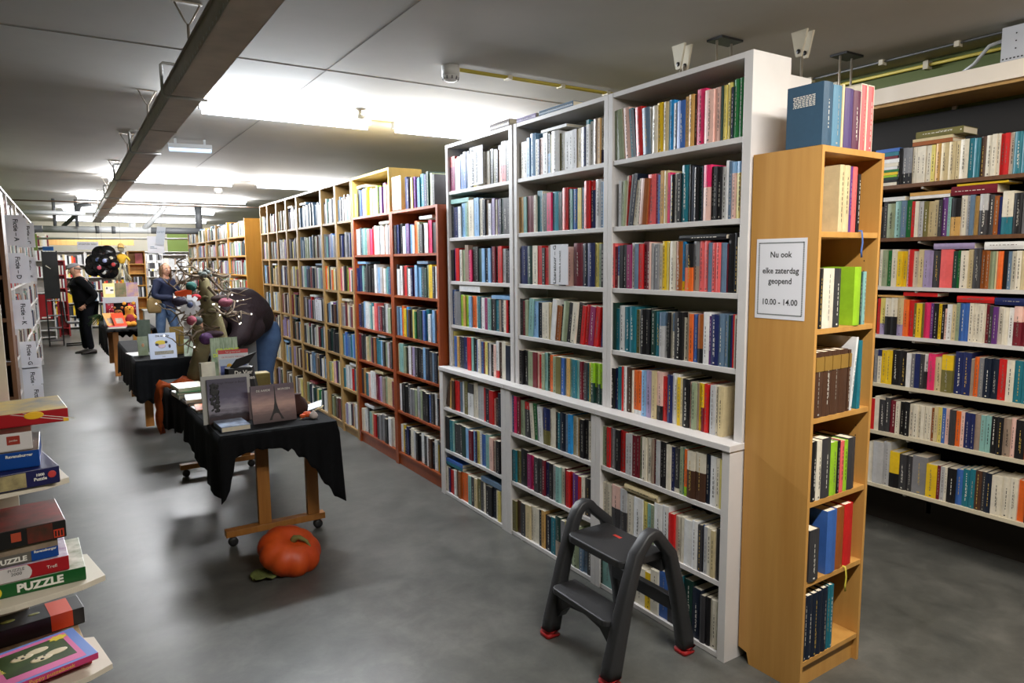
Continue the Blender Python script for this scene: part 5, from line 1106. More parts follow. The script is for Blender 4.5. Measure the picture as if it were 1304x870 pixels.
for i in range(8):
    t = i / 7
    for k in range(n):
        a = R(48 + 264 * k / (n - 1)); r = math.sin(min(1, t * 2.4 + .02) * math.pi / 2); vs.append(HW(.108 * math.cos(a) * r - .006, .1 * math.sin(a) * r, .125 - .24 * t))
m.add(vs, [(i * n + k, (i + 1) * n + k, (i + 1) * n + k + 1, i * n + k + 1) for i in range(7) for k in range(n - 1)], 0, True); h = m.build('hair', M('hair_brown', (52, 36, 26), .6), o); h.modifiers.new('s', 'SOLIDIFY').thickness = .016

# ------------------------------------------------------------------ puzzles at the left front
o = thing('puzzle_rack', 'pale display rack with cut corner shelves full of puzzles', 'rack', (0, 0, 0))
PALEB = M('pale_melamine', (206, 196, 178), .45)
for z, dx in ((.975, -.075), (.635, 0.0), (.33, .0)):
    m = MB(); m.prism([(-.75, 2.38), (-.2 + dx, 2.42), (-.03 + dx, 2.465), (.034 + dx, 2.505), (-.012 + dx, 2.73), (-.05 + dx, 2.745), (-.07 + dx, 2.9), (-.75, 2.9)], z - .018, z); m.build('shelf', PALEB, o, .001)
BX('back_board', PALEB, -.75, -.2, 2.9, 2.92, 0, 1.5, o); BX('side_panel', PALEB, -.77, -.75, 2.42, 2.92, 0, 1.5, o); BX('plinth', PALEB, -.75, -.05, 2.5, 2.88, 0, .06, o)
PG = 'puzzle boxes on the pale rack'
def puzzle(label, x1, y, z, L, D, H, rz, front, top, group=PG, side=None):
    """box whose front right bottom corner is at (x1,y,z); front faces -Y"""
    o = thing('puzzle_box', label, 'puzzle box', (x1, y, z), R(rz), group)
    BX('box_base', side or front, -L + .002, -.002, .002, D - .002, 0, H * .35, o)
    m = MB(); m.box(-L, 0, 0, D, .0015, H, 0); m.m[1] = 1; m.build('box_lid', [front, top], o, .0015)
    return o
NAVY = M('box_navy', (26, 26, 74), .35); BLUE = M('box_blue', (18, 66, 140), .35); PWH = M('box_white', (206, 200, 198), .35); PBK = M('box_black', (26, 24, 24), .35); PGR = M('box_green', (20, 84, 36), .35); PRD = M('box_red', (160, 24, 32), .35); PGY = M('box_grey', (96, 92, 86), .35)
CAT = M('cat_picture', (186, 170, 120), .35, rgb2=(70, 62, 50), scale=12); PHOTO1 = M('still_life_picture', (44, 40, 36), .3, rgb2=(120, 96, 76), scale=14); REDP = M('poppy_picture', (40, 44, 34), .3, rgb2=(132, 40, 34), scale=10); STONE = M('stone_picture', (150, 132, 112), .35, rgb2=(92, 78, 64), scale=9)
YELP = M('box_yellow', (222, 186, 60), .35, rgb2=(90, 104, 130), scale=7)
z0 = .9755
# --- top shelf
o = puzzle('navy 1000 puzzle box at the bottom of the top pile', -.063, 2.46, z0, .38, .27, .052, 12, NAVY, NAVY)
BX('front_picture', CAT, -.379, -.085, -.0006, 0, .004, .048, o); text('1000', .011, INKL, o, (-.05, -.001, .031), (1, 0, 0), (0, 0, 1), bold=.0004); text('Puzzle', .013, INKL, o, (-.05, -.001, .018), (1, 0, 0), (0, 0, 1), bold=.0004)
m = MB(); m.ball((-.02, -.0004, .03), .011, 14, 0, (1, .06, 1)); m.build('round_seal', M('seal_red', (190, 60, 60), .4), o)
o = puzzle('blue and grey puzzle box second from the bottom of the top pile', -.11, 2.48, z0 + .0535, .37, .27, .052, 1, BLUE, PHOTO1)
BX('front_picture', M('pale_picture', (150, 150, 156), .4, rgb2=(110, 60, 80), scale=14), -.369, -.1, -.0006, 0, .002, .05, o); text('Ravensburger', .012, INKL, o, (-.05, -.001, .036), (1, 0, 0), (0, 0, 1), bold=.0004)
o = puzzle('white puzzle box with a red seal in the top pile', -.125, 2.49, z0 + .107, .37, .27, .055, 3, PWH, PHOTO1)
text('1000', .026, INKD, o, (-.135, -.001, .022), (1, 0, 0), (0, 0, 1)); text('stukjes', .007, INKD, o, (-.13, -.001, .011), (1, 0, 0), (0, 0, 1))
BX('seal', M('seal_brown', (150, 50, 40), .4), -.062, -.03, -.0006, 0, .02, .046, o); text('jumbo', .008, INKL, o, (-.046, -.0012, .03), (1, 0, 0), (0, 0, 1))
o = puzzle('red and yellow game box on the top pile', -.03, 2.58, z0 + .1635, .38, .27, .042, 6, PRD, YELP)
m = MB(); m.ball((-.09, -.0004, .03), .024, 16, 0, (1.1, .04, .5)); m.box(-.014, 0, -.0005, 0, .0, .012); m.build('yellow_print', M('print_sun', (232, 180, 40), .4), o)
m = MB()
for a, b in ((-.15, -.01), (-.12, .02)): m.quad((a, -.0006, .04), (a + .006, -.0006, .04), (b + .0, -.0006, .006), (b - .008, -.0006, .006))
m.build('white_stripes', INKL, o)
# --- second shelf
z1 = .6355
o = puzzle('green PUZZLE box at the bottom of the middle pile', -.018, 2.5, z1, .4, .29, .044, 3, PGR, M('green_photo', (120, 130, 100), .35, rgb2=(206, 206, 190), scale=20))
text('PUZZLE', .034, INKL, o, (-.12, -.001, .011), (1, 0, 0), (0, 0, 1), bold=.0016)
m = MB(); m.ball((-.235, -.0003, .02), .019, 18, 0, (1, .03, 1)); m.build('round_seal', M('seal_yellow', (216, 190, 40), .4), o); text('KING', .01, INKD, o, (-.235, -.0014, .018), (1, 0, 0), (0, 0, 1))
o = puzzle('red and white dog puzzle box reading 2000 in the middle pile', -.06, 2.5, z1 + .0455, .4, .28, .046, 4, PRD, M('strip_picture', (206, 200, 206), .35, rgb2=(150, 120, 150), scale=22))
m = MB(); X = Matrix(((1, 0, 0, 0), (0, 0, 1, -.0008), (0, 1, 0, 0), (0, 0, 0, 1))); m.prism([(-.24, .002), (-.105, .002), (-.098, .012), (-.096, .024), (-.1, .036), (-.108, .045), (-.24, .045)], 0, .0004, 0, X); m.build('white_panel', PWH, o)
text('PUZZLE', .012, INKD, o, (-.135, -.0016, .032), (1, 0, 0), (0, 0, 1)); text('2000', .014, INKD, o, (-.135, -.0016, .019), (1, 0, 0), (0, 0, 1)); text('Trefl', .014, INKL, o, (-.045, -.0012, .018), (1, 0, 0), (0, 0, 1))
m = MB(); m.ball((-.215, -.0016, .022), .02, 14, 0, (1.1, .04, 1)); m.build('dog_print', M('dog_dark', (40, 36, 36), .5), o); m = MB(); m.ball((-.222, -.0024, .024), .008, 10, 0, (1, .05, 1.6)); m.build('dog_blaze', INKL, o); BX('sea_panel', M('sea_blue', (50, 130, 156), .4), -.399, -.24, -.0007, 0, .001, .045, o)
o = puzzle('grey and blue puzzle box with stones, middle pile', -.085, 2.51, z1 + .093, .37, .27, .058, 6, PGY, STONE)
BX('blue_panel', BLUE, -.07, -.0002, -.0007, 0, .001, .034, o); BX('stone_panel', STONE, -.369, -.0002, -.0006, 0, .034, .057, o); text('Ravensburger', .0105, INKL, o, (-.034, -.0013, .025), (1, 0, 0), (0, 0, 1), bold=.0003); text('PUZZLE', .022, INKL, o, (-.12, -.0013, .009), (1, 0, 0), (0, 0, 1), bold=.001)
o = puzzle('black puzzle box with poppies topping the middle pile', -.06, 2.5, z1 + .1525, .35, .25, .056, 7, PBK, REDP)
BX('poppy_panel', REDP, -.1, -.035, -.0006, 0, .003, .053, o); BX('red_panel', M('panel_red', (190, 60, 36), .4), -.033, -.006, -.0006, 0, .004, .03, o); m = MB(); m.box(-.14, -.115, -.0006, 0, .018, .045); m.ball((-.19, -.0003, .012), .009, 12, 0, (1, .05, 1)); m.build('seal', M('seal_terracotta', (170, 70, 46), .4), o)
for k in range(3): BX('panel_figure', PBK, -.03 + k * .008, -.026 + k * .008, -.001, -.0006, .008, .026, o)
# --- third shelf
z2 = .3305
o = puzzle('red game box lying at the bottom of the lowest pile', -.022, 2.54, z2, .36, .27, .03, 8, PRD, M('cream_picture', (196, 180, 140), .4, rgb2=(120, 50, 40), scale=12))
BX('front_picture', PHOTO1, -.12, -.012, -.0006, 0, .005, .025, o)
o = puzzle('pink and blue puppy puzzle box on the lowest shelf', -.003, 2.5, z2 + .0315, .27, .24, .022, 17, M('box_pink', (196, 60, 110), .4), M('box_sky', (110, 140, 206), .35))
BX('pink_panel', M('top_pink', (214, 110, 160), .35), -.262, -.03, .012, .225, .0222, .0226, o); BX('puppy_picture', M('meadow_picture', (54, 72, 34), .35, var=.3, scale=14), -.235, -.045, .05, .205, .0226, .023, o)
m = MB()
for dx, dy in ((-.17, .15), (-.13, .1)): m.ball((dx, dy, .0232), .03, 14, 0, (1.1, .6, .06)); m.ball((dx + .045, dy + .01, .0232), .026, 12, 0, (1.2, .7, .05))
m.build('puppy_print', M('puppy_cream', (206, 190, 156), .5), o)
m = MB()
for dx, dy in ((-.17, .15), (-.13, .1)): m.ball((dx - .012, dy + .008, .0252), .004, 8, 0, (1, 1, .2)); m.ball((dx + .01, dy + .008, .0252), .004, 8, 0, (1, 1, .2)); m.ball((dx, dy - .008, .0252), .006, 8, 0, (1, 1, .2))
m.build('puppy_eyes', INKD, o)
m = MB(); X = Matrix.Translation((-.055, .2, .0228)); m.prism([(.03 * math.cos(a) * (1 if k % 2 else .7), .02 * math.sin(a) * (1 if k % 2 else .7)) for k, a in enumerate([2 * math.pi * q / 16 for q in range(16)])], 0, .0006, 0, X); m.build('burst', M('burst_yellow', (222, 196, 60), .5), o)
text('Puppy puzzelboek', .017, M('print_gold_pink', (226, 170, 80), .5), o, (-.13, -.001, .006), (1, 0, 0), (0, 0, 1), bold=.0003); text('Puppy', .026, M('print_lemon', (230, 210, 90), .5), o, (-.245, .12, .0232), (.2, -1, 0), (1, .2, 0), bold=.0004)
o = puzzle('long black box with an orange band on the lowest shelf', -.035, 2.79, z2 + .0315, .34, .12, .06, 10, PBK, PBK)
m = MB(); m.box(-.1, -.035, -.0008, .1205, .004, .0608); m.build('orange_band', M('band_orange', (204, 66, 30), .4), o); m = MB(); m.ball((-.14, .06, .0604), .018, 14, 0, (1, .5, .04)); m.build('oval_print', M('print_olive', (120, 116, 46), .4), o); m = MB(); m.ball((-.215, .06, .0604), .022, 8, 0, (1, .6, .04)); m.build('leaf_print', MATS['print_olive'], o)
# ------------------------------------------------------------------ left row: brown end bookcase and white bookcases with fiction cards
case('brown wooden bookcase at the left end, facing the camera', (-1.25, 6.85, 0), R(90), .85, .3, 2.2, [1.9, 1.55, 1.22, .88, .6, .3, .08], .03, DWOOD, M('brown_back', (60, 40, 26), .7), plinth=.07, name='bookcase')
bpy.data.objects[-1] if False else None
eo = [q for q in bpy.data.objects if q.get('label') == 'brown wooden bookcase at the left end, facing the camera'][0]; eo.location = (-.395, 6.62, 0)
for z in (1.9, 1.55, 1.22, .6):
    for k in range(9):
        w_ = rnd.uniform(.02, .035); stuff_book((-.45 - .036 * k if z != .6 else -.5 - .036 * k, 6.66, z + .001), w_, rnd.uniform(.17, .24), .15, rnd.choice('kKbnrkG'), rz=math.pi / 2, lettered=False)
m = MB(); m.box(0, .3, 0, .2, 0, .001); tag(m.build('paper_sheet', PAPER, loc=(-.72, 6.6, .8812)), 'white paper sheet lying on the brown end bookcase shelf', 'paper')
LW = [6.97, 8.0, 9.4, 10.8, 12.2, 13.6]
LZ = [2.02, 1.72, 1.42, 1.1, .78, .46, .14]
for i in range(5):
    case('white fiction bookcase on the left wall, %s from the brown end' % ORD[i], (-.43, LW[i + 1] - .002, 0), math.pi, LW[i + 1] - LW[i] - .004, .3, 2.3, LZ, .022, WHITE, WHITEB, group='white fiction bookcases on the left wall', ts=.018)
    for z in LZ: fill(-.43, LW[i] + .03, LW[i + 1] - .03, z + .001, .235, 'WwcKkNTRrdgGqbBSn', rz=math.pi, wr=(.02, .045), dmax=.18, lays=.2)
FC = [('A', -.43, 7.5, 1.80, -.32), ('B', -.43, 8.3, 1.82, -.33), ('C', -.43, 9.3, 1.82, -.30), ('D', -.43, 7.55, 1.47, -.33), ('E', -.43, 8.2, 1.455, -.33), ('F', -.43, 9.2, 1.45, -.31), ('K', -.43, 7.7, 1.05, -.33), ('G', -.43, 8.05, .635, -.33), ('H', -.43, 8.4, .43, -.31), ('I', -.43, 8.05, .38, -.32), ('J', -.43, 8.0, .215, -.3)]
PL = ['top left', 'top middle', 'top right', 'second row left', 'second row middle', 'second row right', 'third row', 'fourth row', 'fifth row upper', 'fifth row lower', 'lowest']
for i, (ch, xa, y, z, xb) in enumerate(FC):
    o = thing('section_card', 'white Fictie %s card sticking out of left bookcases, %s' % (ch, PL[i]), 'sign', (-.52, y, z), 0, 'fiction cards on the left wall bookcases')
    w_ = .215 + (xb + .33); BX('card', PAPER, 0, w_, 0, .0015, 0, .265, o)
    text('Fictie \u2013 ' + ch, .05, INKD, o, (w_ - .075, -.0006, .135), (0, 0, -1), (1, 0, 0), bold=.0012)
# ------------------------------------------------------------------ far left: white shelf tower, black rack, red case, chair
o = case('narrow white shelf tower with white spined books far left', (-.63, 18.2, 0), R(90), .32, .28, 2.02, [1.72, 1.36, 1.02, .42, .2, .05], .022, WHITE, WHITEB, ts=.02)
o.location = (-.29, 18.15, 0)
for z in (1.72, 1.36): 
    for k in range(8): stuff_book((-.325 - .033 * k, 18.18, z + .001), .03, rnd.uniform(.2, .25), .16, 'WgWwWrWg'[k], rz=math.pi / 2, lettered=False)
for k in range(9): stuff_book((-.3 - .033 * k, 18.18, 2.022), .03, rnd.uniform(.2, .26), .16, 'rwWwcrRbk'[k], rz=math.pi / 2, lettered=False)
o = thing('display_case', 'red case standing in the far left white shelf tower', 'case', (-.58, 18.17, 1.021 - .58)); BX('case_body', M('case_red', (150, 16, 24), .5), 0, .24, 0, .2, 0, .54, o, .01); BX('case_band', INKL, .04, .2, -.001, 0, .02, .05, o); BX('case_handle', BLACK, .09, .15, .08, .12, .54, .56, o)
o = thing('poster_rack', 'black poster rack with a blue box on top, far left', 'rack', (-.41, 16.5, 0))
for x in (0, .24): BX('post', BLACKM, x, x + .02, 0, .02, 0, 1.9, o); BX('post', BLACKM, x, x + .02, .3, .32, 0, 1.9, o)
for z in (.1, .35, .6, .9): BX('shelf', BLACKM, .02, .24, 0, .32, z, z + .012, o)
BX('display_board', M('board_black', (20, 20, 22), .4), .02, .24, .004, .018, .95, 1.88, o); m = MB(); m.prism([(0, 0), (.08, -.06), (.09, -.05), (.01, .02)], .0, .001, 0, Matrix(((1, 0, 0, .05), (0, 0, 1, .002), (0, 1, 0, 1.6), (0, 0, 0, 1)))); m.build('board_picture', INKL, o)
tag(BX('blue_box', M('box_cyan', (36, 96, 170), .5), -.38, -.2, 16.52, 16.7, 1.902, 1.98), 'bright blue box on top of the black poster rack', 'box')
o = thing('cantilever_chair', 'black metal chair frame beside the black poster rack', 'chair', (-.12, 16.3, 0))
for y in (0, .4):
    m = MB(); m.tube([(.0, y, .9), (.02, y, .5), (.06, y, .46), (.3, y, .45), (.36, y, .42), (.36, y, .1), (.33, y, .02), (.0, y, .015)] if y == 0 else [(.0, y, .9), (.02, y, .5), (.06, y, .46), (.3, y, .45), (.36, y, .42), (.36, y, .1), (.33, y, .02), (.0, y, .015)], .013, 8); m.build('frame_tube', BLACKM, o)
BX('seat', BLACK, .05, .33, 0, .4, .462, .48, o); BX('backrest', BLACK, -.01, .01, 0, .4, .66, .9, o)
o = case('narrow red bookcase before the back wall', (-.06, 18.6, 0), R(90), .22, .25, 1.72, [1.4, 1.1, .8, .5, .2], .03, M('red_lacquer', (150, 26, 30), .45), ts=.02); o.location = (-.03, 18.6, 0)
for z in (1.4, 1.1, .8):
    for k in range(5): stuff_book((-.075 - .03 * k, 18.63, z + .001), .028, .2, .15, 'WrwRW'[k], rz=math.pi / 2, lettered=False)
# back wall bookcases
for i in range(6):
    x1 = -.1 + .85 * (i + 1) - .35
    o = case('white bookcase along the back wall, %s from left' % ORD[i], (x1, 20.6, 0), R(90), .84, .3, 1.95, [1.62, 1.3, .98, .66, .34, .06], .025, WHITE, WHITEB, group='white bookcases along the back wall', ts=.02)
    for z in (1.62, 1.3, .98, .66, .34, .06):
        for k in range(17):
            stuff_book((x1 - .03 - .045 * k, 20.63, z + .001), .043, rnd.uniform(.18, .26), .17, rnd.choice('WWwgcrRnKYyobkD'), rz=math.pi / 2, lettered=False)
tag(BX('wood_beam', PINE, -.6, 1.5, 20.45, 20.55, 2.1, 2.24), 'long light wood beam above the back wall bookcases', 'beam')
# light wood bookcase, scarecrow, records
o = case('narrow light wood bookcase beside the straw doll', (1.31, 15.5, 0), R(90), .30, .28, 1.88, [1.63, 1.44, 1.21, .97, .76, .45, .1], .02, FARW, FARW, ts=.018)
o.location = (1.315, 15.5, 0)
m = MB(); m.box(0, .13, 0, .015, 0, .2); tag(m.build('picture_book', M('cover_rosy', (196, 84, 84), .4, rgb2=(150, 50, 50), scale=8), loc=(1.14, 15.52, 1.6312)), 'rosy picture book in the narrow light wood bookcase', 'book')
for k in range(5): stuff_book((1.28 - .03 * k, 15.53, .971), .028, .2, .15, 'KWkGw'[k], rz=math.pi / 2, lettered=False); stuff_book((1.24 - .03 * k, 15.53, 1.211), .028, .16, .15, 'nKWkG'[k], rz=math.pi / 2, lettered=False)
o = thing('straw_doll', 'straw scarecrow doll in a yellow jacket hanging from the ceiling', 'doll', (.79, 13.5, 1.32))
STRAW = M('straw', (176, 170, 146), .9, var=.25, scale=30, stretch=(6, 6, .5)); m = MB(); sr = random.Random(6)
for k in range(60):
    sd = -1 if k % 2 else 1; a = sr.uniform(-.03, .03); m.tube([(sd * .015 + a * .4, sr.uniform(-.03, .03), .32), (sd * (.03 + sr.random() * .03), sr.uniform(-.03, .03), .16), (sd * (.03 + sr.random() * .11), sr.uniform(-.03, .03), sr.uniform(0, .08))], [.008, .007, .004], 5)
m.build('straw_legs', STRAW, o)
J = {'w': ((0, 0, .3), .05), 'c': ((0, 0, .42), .055), 'n': ((0, 0, .49), .035), 'l': ((-.07, 0, .42), .025), 'l2': ((-.11, -.02, .32), .022), 'r': ((.07, 0, .43), .025), 'r2': ((.12, 0, .35), .022)}
mesh_obj(skin(J, [('w', 'c'), ('c', 'n'), ('c', 'l'), ('l', 'l2'), ('c', 'r'), ('r', 'r2')], 'c'), 'jacket', M('doll_yellow', (206, 160, 36), .8), o)
m = MB(); m.ball((0, 0, .56), .05, 14); m.build('head', STRAW, o); m = MB(); m.lathe([(.09, .585), (.085, .592), (.05, .595), (.04, .64), (.02, .66)], 16); m.build('hat', M('doll_hat', (150, 120, 60), .8), o); m = MB(); m.tube([(0, 0, .66), (0, 0, 1.43)], .002, 4); m.build('thread', INKD, o)
o = thing('record_wreath', 'cluster of black vinyl records hanging behind the third table', 'ornament', (0, 0, 0))
VIN = M('vinyl_black', (14, 14, 16), .25)
RC = [(.472, 1.634, 0, (60, 60, 90)), (.403, 1.695, 1, (80, 96, 140)), (.584, 1.718, 1, (210, 202, 178)), (.416, 1.574, 2, (210, 90, 110)), (.474, 1.5, 3, (206, 206, 200)), (.61, 1.62, 2, (190, 60, 60)), (.495, 1.68, 4, (160, 170, 210)), (.345, 1.56, 1, (40, 40, 46)), (.452, 1.79, 2, (40, 36, 34)), (.56, 1.523, 0, (70, 50, 44)), (.54, 1.8, 3, (36, 36, 40)), (.36, 1.66, 3, (44, 44, 48))]
for i, (x, z, ly, c) in enumerate(RC):
    rr_ = .085 if i < 8 and i != 7 else .12; ly = [1, 2, 2, 3, 2, 3, 4, 0, 0, 0, 0, 0][i]; X = Matrix.Translation((x, 12.5 - .025 * ly, z)) @ Matrix.Rotation(R(90 + (i * 7 % 11) - 5), 4, 'X'); m = MB(); m.lathe([(.004, -.001), (rr_, -.001), (rr_, .001), (.004, .001)], 28, 0, X); r = m.build('record', VIN, o)
    m = MB(); m.lathe([(.004, -.0016), (.03, -.0016), (.03, .0016), (.004, .0016)], 18, 0, X); m.build('record_label', M('label_%d' % i, c, .5), r)
m = MB(); m.tube([(.48, 12.5, 1.85), (.48, 12.5, 2.74)], .002, 4); m.build('thread', INKD, o)
# white counter, wire rack, grey shelf
o = thing('white_counter', 'plain white counter behind the blond person', 'counter', (1.16, 14.6, 0)); BX('front_panel', M('counter_white', (206, 204, 200), .4), 0, .66, 0, .02, .0, .74, o); BX('counter_body', MATS['counter_white'], .01, .65, .02, .45, 0, .74, o); BX('counter_top', MATS['counter_white'], -.01, .67, -.01, .46, .74, .76, o)
o = thing('wire_rack', 'white wire media rack left of the blond person', 'rack', (1.47, 17, 0))
for x in (0, .3): BX('post', WHITE, x, x + .015, 0, .015, 0, 1.85, o); BX('post', WHITE, x, x + .015, .3, .315, 0, 1.85, o)
for k in range(9):
    BX('shelf', WHITE, 0, .315, 0, .315, .25 + .18 * k, .258 + .18 * k, o)
    for j in range(8): STUFF.box(1.492 + j * .034, 1.492 + j * .034 + .028, 17.03, 17.17, .259 + .18 * k, .259 + .18 * k + .125, SIDX[rnd.choice('WgGkWK')])
o = case('grey white bookcase under the green wall, behind the blond person', (2.35, 17.5, 0), R(90), .62, .28, 1.83, [1.5, 1.2, .9, .6, .3, .06], .022, WHITE, WHITEB, ts=.018)
for z in (1.5, 1.2, .9, .6):
    for k in range(14): stuff_book((2.32 - .041 * k, 17.53, z + .001), .04, rnd.uniform(.2, .25), .16, rnd.choice('gWgdGwg'), rz=math.pi / 2, lettered=False)
tag(BX('wall_board', M('board_green', (96, 116, 40), .6), 2.0, 2.45, 17.9, 17.93, 1.9, 2.35), 'green board on the wall above the grey white bookcase', 'board', 'green boards')
tag(BX('wall_board', MATS['board_green'], -.52, -.38, 13.8, 13.83, 1.86, 2.13), 'green board at the end of the fiction bookcases', 'board', 'green boards')
# hanging signs
o = thing('hanging_sign', 'white hanging sign reading vreemde talen', 'sign', (.16, 13, 1.86), 0, 'signs hanging from the ceiling'); BX('card', PAPER, 0, .29, 0, .002, 0, .125, o); text('vreemde talen', .046, INKD, o, (.145, -.0008, .075), (1, 0, 0), (0, 0, 1), sx=.95)
for x in (.02, .27): m = MB(); m.tube([(x, 0, .12), (x, 0, .885)], .0012, 4); m.build('thread', INKD, o)
o = thing('hanging_sign', 'white hanging paper sign above the blond person', 'sign', (1.15, 13, 1.8), 0, 'signs hanging from the ceiling'); BX('card', PAPER, 0, .25, 0, .002, 0, .28, o); m = MB(); m.box(.04, .1, -.0006, 0, .1, .112); m.box(.04, .14, -.0006, 0, .08, .088); m.build('scribble', BM['D'], o)
for x in (.02, .23): m = MB(); m.tube([(x, 0, .28), (x, 0, .945)], .0012, 4); m.build('thread', INKD, o)
o = thing('hanging_sign', 'tilted grey white paper sign overlapping the larger hanging paper', 'sign', (1.265, 12.95, 1.95), 0, 'signs hanging from the ceiling'); o.rotation_euler = (0, R(8), 0); BX('card', M('paper_grey', (190, 196, 206), .7), 0, .13, 0, .002, 0, .3, o); text('strips', .05, BM['D'], o, (.065, -.0008, .2), (1, .0, .25), (-.25, 0, 1)); m = MB(); m.tube([(.05, 0, .3), (.0, 0, .79)], .0012, 4); m.build('thread', INKD, o)

# ------------------------------------------------------------------ ceiling services
o = thing('cable_tray', 'long galvanised cable tray hung under the ceiling', 'cable tray', (0, 0, 0))
TX0, TX1, TZ0, TZ1 = .437, .562, 2.36, 2.435
ys = [-1.2, 1.6, 4.36, 7.0, 9.6, 12.2, 14.42]
for a, b in zip(ys[:-1], ys[1:]):
    m = MB(); m.box(TX0, TX1, a, b - .004, TZ0, TZ0 + .003); m.box(TX0 - .002, TX0 + .001, a, b - .004, TZ0, TZ1); m.box(TX1 - .001, TX1 + .002, a, b - .004, TZ0, TZ1)
    m.box(TX0 - .012, TX0, a, b - .004, TZ1, TZ1 + .002); m.box(TX1, TX1 + .012, a, b - .004, TZ1, TZ1 + .002)
    for k in range(int((b - a) / .058)):
        if a + k * .058 > 1.4: m.lathe([(.007, 0), (.007, .0006)], 8, 1, Matrix.Translation((TX0 - .0022, a + .03 + k * .058, 2.373)) @ Matrix.Rotation(R(-90), 4, 'Y'))
    m.build('tray_length', [GREYMETAL, M('hole_light_paint', (214, 214, 214), .6)], o)  # pale discs paint the bright ceiling light showing through the tray holes
for y in ys[1:-1]: BX('joint_strap', GREYMETAL, TX0 - .006, TX1 + .006, y - .03, y + .01, TZ0 - .003, TZ0, o)
for k in range(3): m = MB(); m.tube([(.46 + k * .035, -1.2, 2.375), (.465 + k * .03, 6, 2.377), (.46 + k * .035, 14.3, 2.375)], .009, 6); m.build('cable', BLACK, o)
for i, y in enumerate([1.6, 3.38, 5.17, 6.95, 8.84, 10.6, 12.4]):
    h = thing('tray_hanger', 'steel hanger holding the cable tray, %s from the camera' % ORD[i], 'hanger', (.515, y, 0), 0, 'hangers of the cable tray')
    BX('ceiling_plate', GREYMETAL, -.06, .06, -.012, .012, CZ - .006, CZ, h)
    m = MB(); m.tube([(-.05, 0, CZ - .006), (-.012, 0, 2.67), (0, 0, 2.655), (.012, 0, 2.67), (.05, 0, CZ - .006)], .004, 6); m.build('wire_bracket', GREYMETAL, h)
    m = MB(); m.tube([(0, 0, 2.66), (0, 0, TZ1 + .045)], .006, 8); m.build('rod', GREYMETAL, h)
    m = MB(); m.tube([(.0, 0, TZ1 + .05), (-.11, 0, TZ1 + .05), (-.118, 0, TZ1 + .042), (-.118, 0, TZ0 - .006), (-.11, 0, TZ0 - .012), (.06, 0, TZ0 - .012)], .0065, 8); m.build('hook', M('hook_white', (186, 186, 184), .5), h)
def detector(label, x, y, s=1.0):
    o = thing('smoke_detector', label, 'smoke detector', (x, y, CZ), 0, 'smoke detectors on the ceiling'); W_ = M('detector_white', (214, 212, 208), .5)
    m = MB(); m.lathe([(.02, 0), (.052 * s, 0), (.052 * s, -.055), (.02, -.056)][::-1], 24); m.build('base', W_, o); m = MB(); m.lathe([(.05 * s, -.056), (.044 * s, -.075), (.028 * s, -.085), (.006, -.087)][::-1], 24); m.build('sensor_head', W_, o)
    for k in range(10):
        a = k * .628; BX_ = MB(); BX_.box(.038 * s, .048 * s, -.004, .004, -.078, -.06, 0, Matrix.Rotation(a, 4, 'Z')); BX_.build('slot', M('slot_grey', (120, 120, 122), .6), o)
detector('white round smoke detector with yellow conduit on the ceiling', 1.945, 3.67, 1.0); detector('white smoke detector far down the ceiling', 2.0, 11.3, 1.1)
YC = M('conduit_yellow', (196, 176, 70), .5)
o = thing('yellow_conduit', 'pair of yellow conduit pipes along the ceiling to the smoke detector', 'conduit', (0, 0, 0))
for dy in (0, .022): m = MB(); m.tube([(2.0, 3.66 + dy, CZ - .012), (4.2, 3.66 + dy, CZ - .012)], .008, 8); m.build('conduit_pipe', YC, o)
for x in (2.34, 2.74, 3.12, 3.5): BX('clip', CREAMP, x - .015, x + .015, 3.645, 3.7, CZ - .026, CZ - .002, o)
o = thing('wall_conduit', 'yellow conduit clipped high on the green right wall', 'conduit', (0, 0, 0)); m = MB(); m.tube([(4.19, -.5, 2.7), (4.19, 3.6, 2.72)], .009, 8); m.build('conduit_pipe', YC, o)
for y in (1.0, 1.62, 2.15, 2.7): BX('clip', CREAMP, 4.172, 4.22, y - .014, y + .014, 2.69, 2.735, o)
o = thing('ceiling_conduit', 'thin grey conduit clipped to the ceiling beside the green wall', 'conduit', (0, 0, 0)); m = MB(); m.tube([(4.0, -.5, CZ - .01), (4.0, 3.6, CZ - .01)], .006, 6); m.build('conduit_pipe', PIPED, o)
for y in (1.5, 1.9, 2.3, 2.75): BX('clip', CREAMP, 3.98, 4.02, y - .012, y + .012, CZ - .03, CZ - .001, o)
o = thing('junction_box', 'perforated pale grey junction box above the wall shelving', 'electrical box', (3.9, 1.42, 2.57)); BX('box_body', M('box_pale', (186, 188, 194), .5), 0, .06, 0, .235, 0, .16, o)
m = MB()
for k in range(14): m.box(-.0008, 0, .012 + k * .016, .02 + k * .016, .008, .014)
for k in range(9): m.box(-.0008, 0, .03 + (k % 3) * .07, .036 + (k % 3) * .07, .05 + (k // 3) * .035, .056 + (k // 3) * .035)
m.build('holes', INKD, o); m = MB(); m.tube([(.03, .235, .11), (.03, .3, .1), (.04, .37, .03), (.06, .44, .0)], .009, 8); m.build('flex_hose', PIPE, o)
